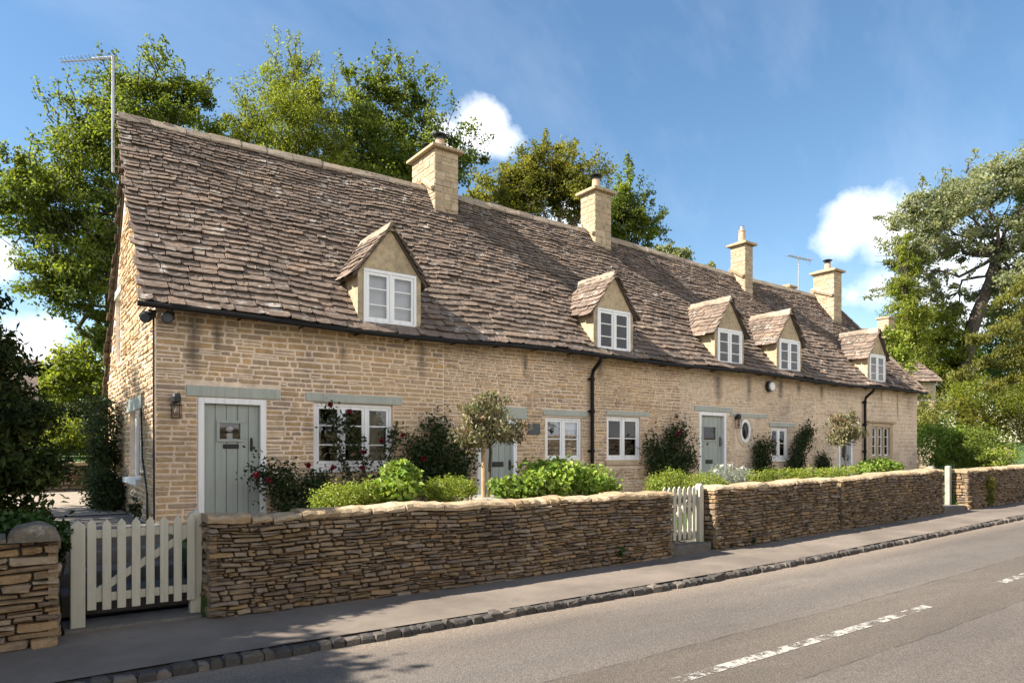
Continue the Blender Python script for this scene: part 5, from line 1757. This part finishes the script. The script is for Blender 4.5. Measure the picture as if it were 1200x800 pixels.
bush('box_hedge', 'low clipped box hedge along the wall beyond the white flowers', [gl(x, 558 - (x - 890) * 0.04, 15, 9, 8.7, 0.3) for x in range(888, 1004, 13)], 7000, 0.04, 0.025, M['leaf_box'], cat='hedge', group=G1, zb=GZ, per=14)
bush('hydrangea_bush', 'bright leafy bush below the stone mullioned window', [gl(1028, 548, 22, 11, 8.8), gl(1044, 549, 14, 9, 8.8), gl(1012, 550, 12, 8, 8.8)], 2200, 0.085, 0.06, M['leaf_bright'], group=G1, zb=GZ, clump=0.33, per=10)


def petals(root, centres, size, mat, name, n=26):
    for c in centres:
        c = np.array(c)
        d = unit(rng.normal(size=(n, 3)))
        leaf_mesh(name, c + d * size * rng.uniform(0.2, 1.0, (n, 1)), d, size * 1.1, size * 1.0, mat, root, 0.2)


lav = [o for o in bpy.data.objects if o.name.startswith('lavender_plant')][0]
fl = []
for (x, y) in ((838, 552), (846, 546), (856, 545), (862, 550), (870, 548), (878, 555), (884, 556), (850, 556), (866, 558), (874, 562), (835, 560), (843, 565)):
    fl.append(P(x, y, 9.05))
petals(lav, fl, 0.04, M['whiteflower'], 'flower', 22)


def standard(x, D, yc, r_, label, stake, y_base):
    c = P(x, yc, D)
    k = D / (S - C * (x - 600) / F)
    a = r_ / F * k
    base = (c[0], D, GZ)
    root = thing('standard_tree', base, label, 'tree', 'lollipop trees in the front garden')
    tb = MB()
    tb.tube(bent(base, (c[0], D, c[2]), 4, 0.02), [0.03, 0.028, 0.026, 0.024, 0.02], 7)
    for _ in range(14):
        e = np.array(c) + unit(rng.normal(size=(1, 3)))[0] * a * 0.8
        tb.tube(bent((c[0], D, c[2] - a * 0.55), e, 3, 0.1), [0.014, 0.01, 0.007, 0.004], 4)
    tb.build('trunk', M['wood'], root)
    bl = [(c[0], D, c[2] + a * .1, a * 0.7, a * 0.65, a * 0.65), (c[0] - a * .55, D, c[2] - a * .3, a * .5, a * .5, a * .42), (c[0] + a * .7, D, c[2] - a * .15, a * .55, a * .5, a * .3), (c[0] + a * .1, D, c[2] + a * .6, a * .5, a * .45, a * .38), (c[0] - a * .4, D, c[2] + a * .35, a * .45, a * .4, a * .4)]
    cc, oo = clumpy(bl, 3600, 0.36, 22, 0.4)
    leaf_mesh('crown', cc, oo, 0.085, 0.035, M['leaf_photinia'], root, 0.3, 0.6, LAST['r'])
    if stake:
        sb = MB()
        sb.lathe([(0.04, 0.0), (0.04, c[2] - GZ - 0.2), (0.03, c[2] - GZ - 0.17), (0.0, c[2] - GZ - 0.17)], (c[0] - 0.13, D - 0.05, GZ), 10)
        o = sb.build('tree_stake', M['stake'], None, (c[0] - 0.13, D - 0.05, GZ))
        tag(o, 'round wooden stake tied beside the young standard tree', 'stake')


standard(573, 8.75, 500, 43, 'mop headed young tree with mottled leaves and a stake by the second door', True, 580)
standard(990, 9.3, 505, 27, 'mop headed young tree in front of the far downpipe', False, 545)
mb = MB()
q = P(560, 581, 8.4)
mb.box(5.55, 6.65, 8.15, 9.2, 0.62, 1.02, 0.5)
tag(mb.build('planter_edge', M['concrete'], None, (6.1, 8.7, 0.62), bevel=0.02), 'low grey stone planter edge around the staked young tree', 'planter')


def rose(label, strands, n, blooms, sp=0.16, leaf=0.075):
    """climbing rose: bent stems against the wall, leaves along them and a few blooms"""
    pts = [[np.array(P(x, y, D)) for x, y, D in st] for st in strands]
    b0 = pts[0][0]
    root = thing('climbing_rose', (float(b0[0]), float(b0[1]), GZ), label, 'climbing rose', 'climbing roses on the cottage fronts')
    sb = MB()
    cs = []
    tot = sum(len(p) for p in pts)
    for p in pts:
        sb.tube(p, [0.014] * (len(p) - 1) + [0.006], 5)
        m = int(2.4 * n * len(p) / tot)
        t_ = rng.uniform(0, len(p) - 1.001, m)
        i = t_.astype(int)
        f = (t_ - i)[:, None]
        A = np.array(p)
        g = rng.normal(size=(m, 3)) * sp * np.array([1, 0.35, 0.9])
        cs.append(A[i] * (1 - f) + A[i + 1] * f + g)
    c = np.concatenate(cs)
    c[:, 1] = np.minimum(c[:, 1], 10.97)
    c[:, 2] = np.maximum(c[:, 2], GZ + 0.02)
    sb.build('stem', M['wood'], root)
    leaf_mesh('foliage', c, unit(rng.normal(size=c.shape) + np.array([0, -0.8, 0])), leaf, leaf * 0.62, M['leaf_rose'], root, 0.4, 0.2)
    petals(root, [P(x, y, D) for x, y, D in blooms], 0.043, M['rose'], 'bloom', 40)
    return root


rose('climbing rose with red blooms at the hinge side of the near door', [((345, 605, 10.7), (335, 585, 10.6), (318, 562, 10.6), (300, 552, 10.6)), ((345, 605, 10.7), (340, 570, 10.6), (330, 548, 10.6)), ((345, 605, 10.7), (360, 580, 10.7), (375, 560, 10.75))], 800, [(315, 562, 10.5), (361, 545, 10.55), (390, 548, 10.55), (300, 556, 10.5)], 0.13)
rose('climbing rose spread across the three light window with crimson blooms', [((420, 600, 10.7), (410, 560, 10.75), (395, 520, 10.8), (388, 475, 10.82)), ((420, 600, 10.7), (430, 560, 10.75), (420, 520, 10.8), (400, 490, 10.82)), ((430, 600, 10.7), (450, 560, 10.75), (460, 520, 10.8), (463, 500, 10.85)), ((430, 600, 10.7), (470, 575, 10.7), (475, 540, 10.8)), ((400, 600, 10.7), (380, 570, 10.75), (370, 558, 10.8))], 850,
     [(387, 474, 10.72), (409, 482, 10.72), (472, 510, 10.72), (426, 530, 10.66), (447, 516, 10.7), (424, 548, 10.6)], 0.095)
rose('dark climbing rose on the wall before the second door', [((525, 590, 10.75), (520, 560, 10.8), (515, 525, 10.85), (512, 495, 10.88)), ((525, 590, 10.75), (540, 555, 10.8), (545, 520, 10.85)), ((520, 590, 10.75), (500, 560, 10.8), (495, 540, 10.85), (490, 520, 10.88))], 1900, [(496, 537, 10.65), (493, 561, 10.65)], 0.17)
rose('bushy climbing rose against the bare wall before the middle door', [((785, 565, 10.8), (782, 540, 10.8), (790, 515, 10.85), (800, 507, 10.85)), ((785, 565, 10.8), (770, 545, 10.8), (765, 520, 10.85)), ((790, 565, 10.8), (800, 545, 10.8), (808, 530, 10.85))], 1700, [(794, 509, 10.65), (798, 506, 10.65)], 0.2)
rose('thin rose stems under the oval window', [((893, 555, 10.8), (892, 535, 10.85), (888, 520, 10.88)), ((893, 555, 10.8), (898, 532, 10.85), (902, 518, 10.88)), ((880, 552, 10.8), (905, 550, 10.8))], 650, [], 0.15)
rose('narrow climbing rose leaning up the wall past the small paned window', [((930, 550, 10.8), (938, 535, 10.85), (945, 515, 10.88), (948, 502, 10.9)), ((925, 552, 10.8), (940, 545, 10.85)), ((930, 550, 10.8), (935, 525, 10.85), (942, 508, 10.88))], 900, [(911, 551, 10.6)], 0.15)
rose('small low rose near the far young tree', [((966, 552, 10.8), (964, 543, 10.85), (962, 536, 10.88)), ((966, 552, 10.8), (970, 540, 10.85))], 300, [], 0.13)

# weeds rooted in the walls
for (x, y, rx, ry, n, lab, D) in ((727, 645, 5, 8, 90, 'dark weed tuft growing from the foot of the long wall', 7.33), (738, 652, 4, 5, 50, 'small weed low on the long wall near the second gate', 7.33), (881, 627, 6, 9, 120, 'green weed growing from a hole in the wall past the second gate', 7.33)):
    bush('wall_weed', lab, [gl(x, y, rx, ry, D, 0.07)], n, 0.06, 0.03, M['leaf_ivy'], cat='weed', stems=3)
bush('wall_ivy', 'mossy ivy patch clinging to the far wall', [gl(1160, 572, 12, 18, 7.33, 0.05), gl(1160, 585, 10, 8, 7.33, 0.05)], 1500, 0.05, 0.035, M['leaf_olive'], cat='ivy', stems=3)

# ------------------------------------------------------------------ camera
cam = bpy.data.cameras.new('camera')
co = bpy.data.objects.new('camera', cam)
COL.objects.link(co)
co.location = (0, 0, CAMZ)
co.rotation_euler = (math.pi / 2, 0, -(math.pi / 2 - ANG))
cam.sensor_width = 36
cam.sensor_fit = 'HORIZONTAL'
cam.lens = 36 * F / 1200
cam.shift_y = 130 / 1200
cam.clip_end = 2000
sc.camera = co

# ------------------------------------------------------------------ sun and sky
SUN = np.array([-1.05, 0.37, 1.0])
SUN /= np.linalg.norm(SUN)
el = math.asin(SUN[2])
rot = math.atan2(SUN[0], SUN[1])
sl = bpy.data.lights.new('sun', 'SUN')
sl.energy = 5.0
sl.angle = math.radians(0.53)
sl.color = (1.0, 0.93, 0.82)
so = bpy.data.objects.new('sun', sl)
from mathutils import Vector
so.rotation_euler = Vector(SUN).to_track_quat('Z', 'Y').to_euler()
so.location = (-20, 12, 25)
COL.objects.link(so)

w = bpy.data.worlds.new('World')
sc.world = w
w.use_nodes = True
nt = w.node_tree
nt.nodes.clear()
N = lambda typ: nt.nodes.new(typ)
out = N('ShaderNodeOutputWorld')
sky = N('ShaderNodeTexSky')
sky.sky_type = 'NISHITA'
sky.sun_disc = False
sky.sun_elevation = el
sky.sun_rotation = rot
sky.air_density = 1.15
sky.dust_density = 0.15
sky.ozone_density = 2.2
bg = N('ShaderNodeBackground')
bg.inputs[1].default_value = 0.068
hs = N('ShaderNodeHueSaturation')
hs.inputs['Saturation'].default_value = 1.12
hs.inputs['Hue'].default_value = 0.497
nt.links.new(sky.outputs[0], hs.inputs['Color'])
nt.links.new(hs.outputs[0], bg.inputs[0])
# clouds: cumulus banks at given bearings, thin streaks, added fill banks behind the camera
tc = N('ShaderNodeTexCoord')


def mth(op, a, b=None, clamp=False):
    nd = N('ShaderNodeMath')
    nd.operation = op
    nd.use_clamp = clamp
    for i, s_ in enumerate((a, b)):
        if s_ is None:
            continue
        if hasattr(s_, 'links'):
            nt.links.new(s_, nd.inputs[i])
        else:
            nd.inputs[i].default_value = s_
    return nd.outputs[0]


def wnoise(scale, detail, rough, stretch=(1, 1, 1), rotv=(0, 0, 0)):
    mp = N('ShaderNodeMapping')
    mp.inputs['Scale'].default_value = stretch
    mp.inputs['Rotation'].default_value = rotv
    nt.links.new(tc.outputs['Generated'], mp.inputs[0])
    nd = N('ShaderNodeTexNoise')
    nd.inputs['Scale'].default_value = scale
    nd.inputs['Detail'].default_value = detail
    nd.inputs['Roughness'].default_value = rough
    nt.links.new(mp.outputs[0], nd.inputs['Vector'])
    return nd.outputs[0]


puff = wnoise(7.0, 8, 0.62)
puff2 = wnoise(22.0, 5, 0.6)
pn = mth('ADD', mth('MULTIPLY', mth('SUBTRACT', puff, 0.5), 0.30), mth('MULTIPLY', mth('SUBTRACT', puff2, 0.5), 0.07))
acc = None


def dirpx(x, y):
    p = np.array(W(x, y, 1.0)) - np.array([0, 0, CAMZ])
    return p / np.linalg.norm(p)


CL = [(dirpx(562, 152), 0.050), (dirpx(520, 165), 0.05), (dirpx(592, 165), 0.032), (dirpx(1010, 262), 0.065), (dirpx(985, 280), 0.055), (dirpx(1050, 275), 0.07), (dirpx(1030, 335), 0.05), (dirpx(1075, 330), 0.06), (dirpx(1140, 330), 0.10), (dirpx(-15, 300), 0.05), (dirpx(30, 405), 0.055), (dirpx(60, 385), 0.03), (dirpx(660, 250), 0.05), (dirpx(1000, 345), 0.035), (dirpx(912, 306), 0.012)]
CL += [(np.array(d) / np.linalg.norm(d), r_) for d, r_ in (((0.2, -1, 0.32), 0.6), ((-0.7, -0.9, 0.3), 0.5), ((0.9, -0.8, 0.28), 0.5))]  # unseen low banks added behind the camera to light the shaded fronts
for d, r_ in CL:
    vm = N('ShaderNodeVectorMath')
    vm.operation = 'DISTANCE'
    mp = N('ShaderNodeMapping')
    mp.inputs['Scale'].default_value = (1, 1, 1.25)
    nt.links.new(tc.outputs['Generated'], mp.inputs[0])
    nt.links.new(mp.outputs[0], vm.inputs[0])
    vm.inputs[1].default_value = (d[0], d[1], d[2] * 1.25)
    q = mth('SUBTRACT', 1.0, mth('DIVIDE', vm.outputs['Value'], r_))
    q = mth('MULTIPLY', q, r_ / 0.08)
    acc = q if acc is None else mth('MAXIMUM', acc, q)
dens = mth('ADD', mth('MULTIPLY', acc, 0.55), mth('MULTIPLY', pn, 2.6))
rp = N('ShaderNodeValToRGB')
rp.color_ramp.elements[0].position = 0.06
rp.color_ramp.elements[0].color = (0, 0, 0, 1)
rp.color_ramp.elements[1].position = 0.34
rp.color_ramp.elements[1].color = (1, 1, 1, 1)
nt.links.new(dens, rp.inputs[0])
gate = mth('GREATER_THAN', acc, -0.6)
cum = mth('MULTIPLY', rp.outputs[0], gate)
cir = wnoise(3.2, 7, 0.6, (0.55, 2.6, 1.4), (0.3, 0.5, 0.75))
rp2 = N('ShaderNodeValToRGB')
rp2.color_ramp.elements[0].position = 0.46
rp2.color_ramp.elements[0].color = (0, 0, 0, 1)
rp2.color_ramp.elements[1].position = 0.78
rp2.color_ramp.elements[1].color = (0.09, 0.09, 0.09, 1)
nt.links.new(cir, rp2.inputs[0])
mask = mth('MAXIMUM', cum, rp2.outputs[0])
bgc = N('ShaderNodeBackground')
rp3 = N('ShaderNodeValToRGB')
rp3.color_ramp.elements[0].position = 0.35
rp3.color_ramp.elements[0].color = (0.66, 0.71, 0.79, 1)
rp3.color_ramp.elements[1].position = 0.58
rp3.color_ramp.elements[1].color = (1.0, 0.98, 0.96, 1)
nt.links.new(wnoise(5.0, 5, 0.6, (1, 1, 1.6)), rp3.inputs[0])
nt.links.new(rp3.outputs[0], bgc.inputs[0])
bgc.inputs[1].default_value = 0.72
ms = N('ShaderNodeMixShader')
nt.links.new(mask, ms.inputs[0])
nt.links.new(bg.outputs[0], ms.inputs[1])
nt.links.new(bgc.outputs[0], ms.inputs[2])
nt.links.new(ms.outputs[0], out.inputs[0])

sc.view_settings.view_transform = 'Standard'
sc.view_settings.look = 'None'
sc.view_settings.exposure = 1.5
sc.view_settings.gamma = 1.0
sc.render.engine = 'CYCLES'
sc.cycles.use_denoising = True
sc.cycles.max_bounces = 8
sc.cycles.transparent_max_bounces = 16
sc.cycles.sample_clamp_indirect = 8
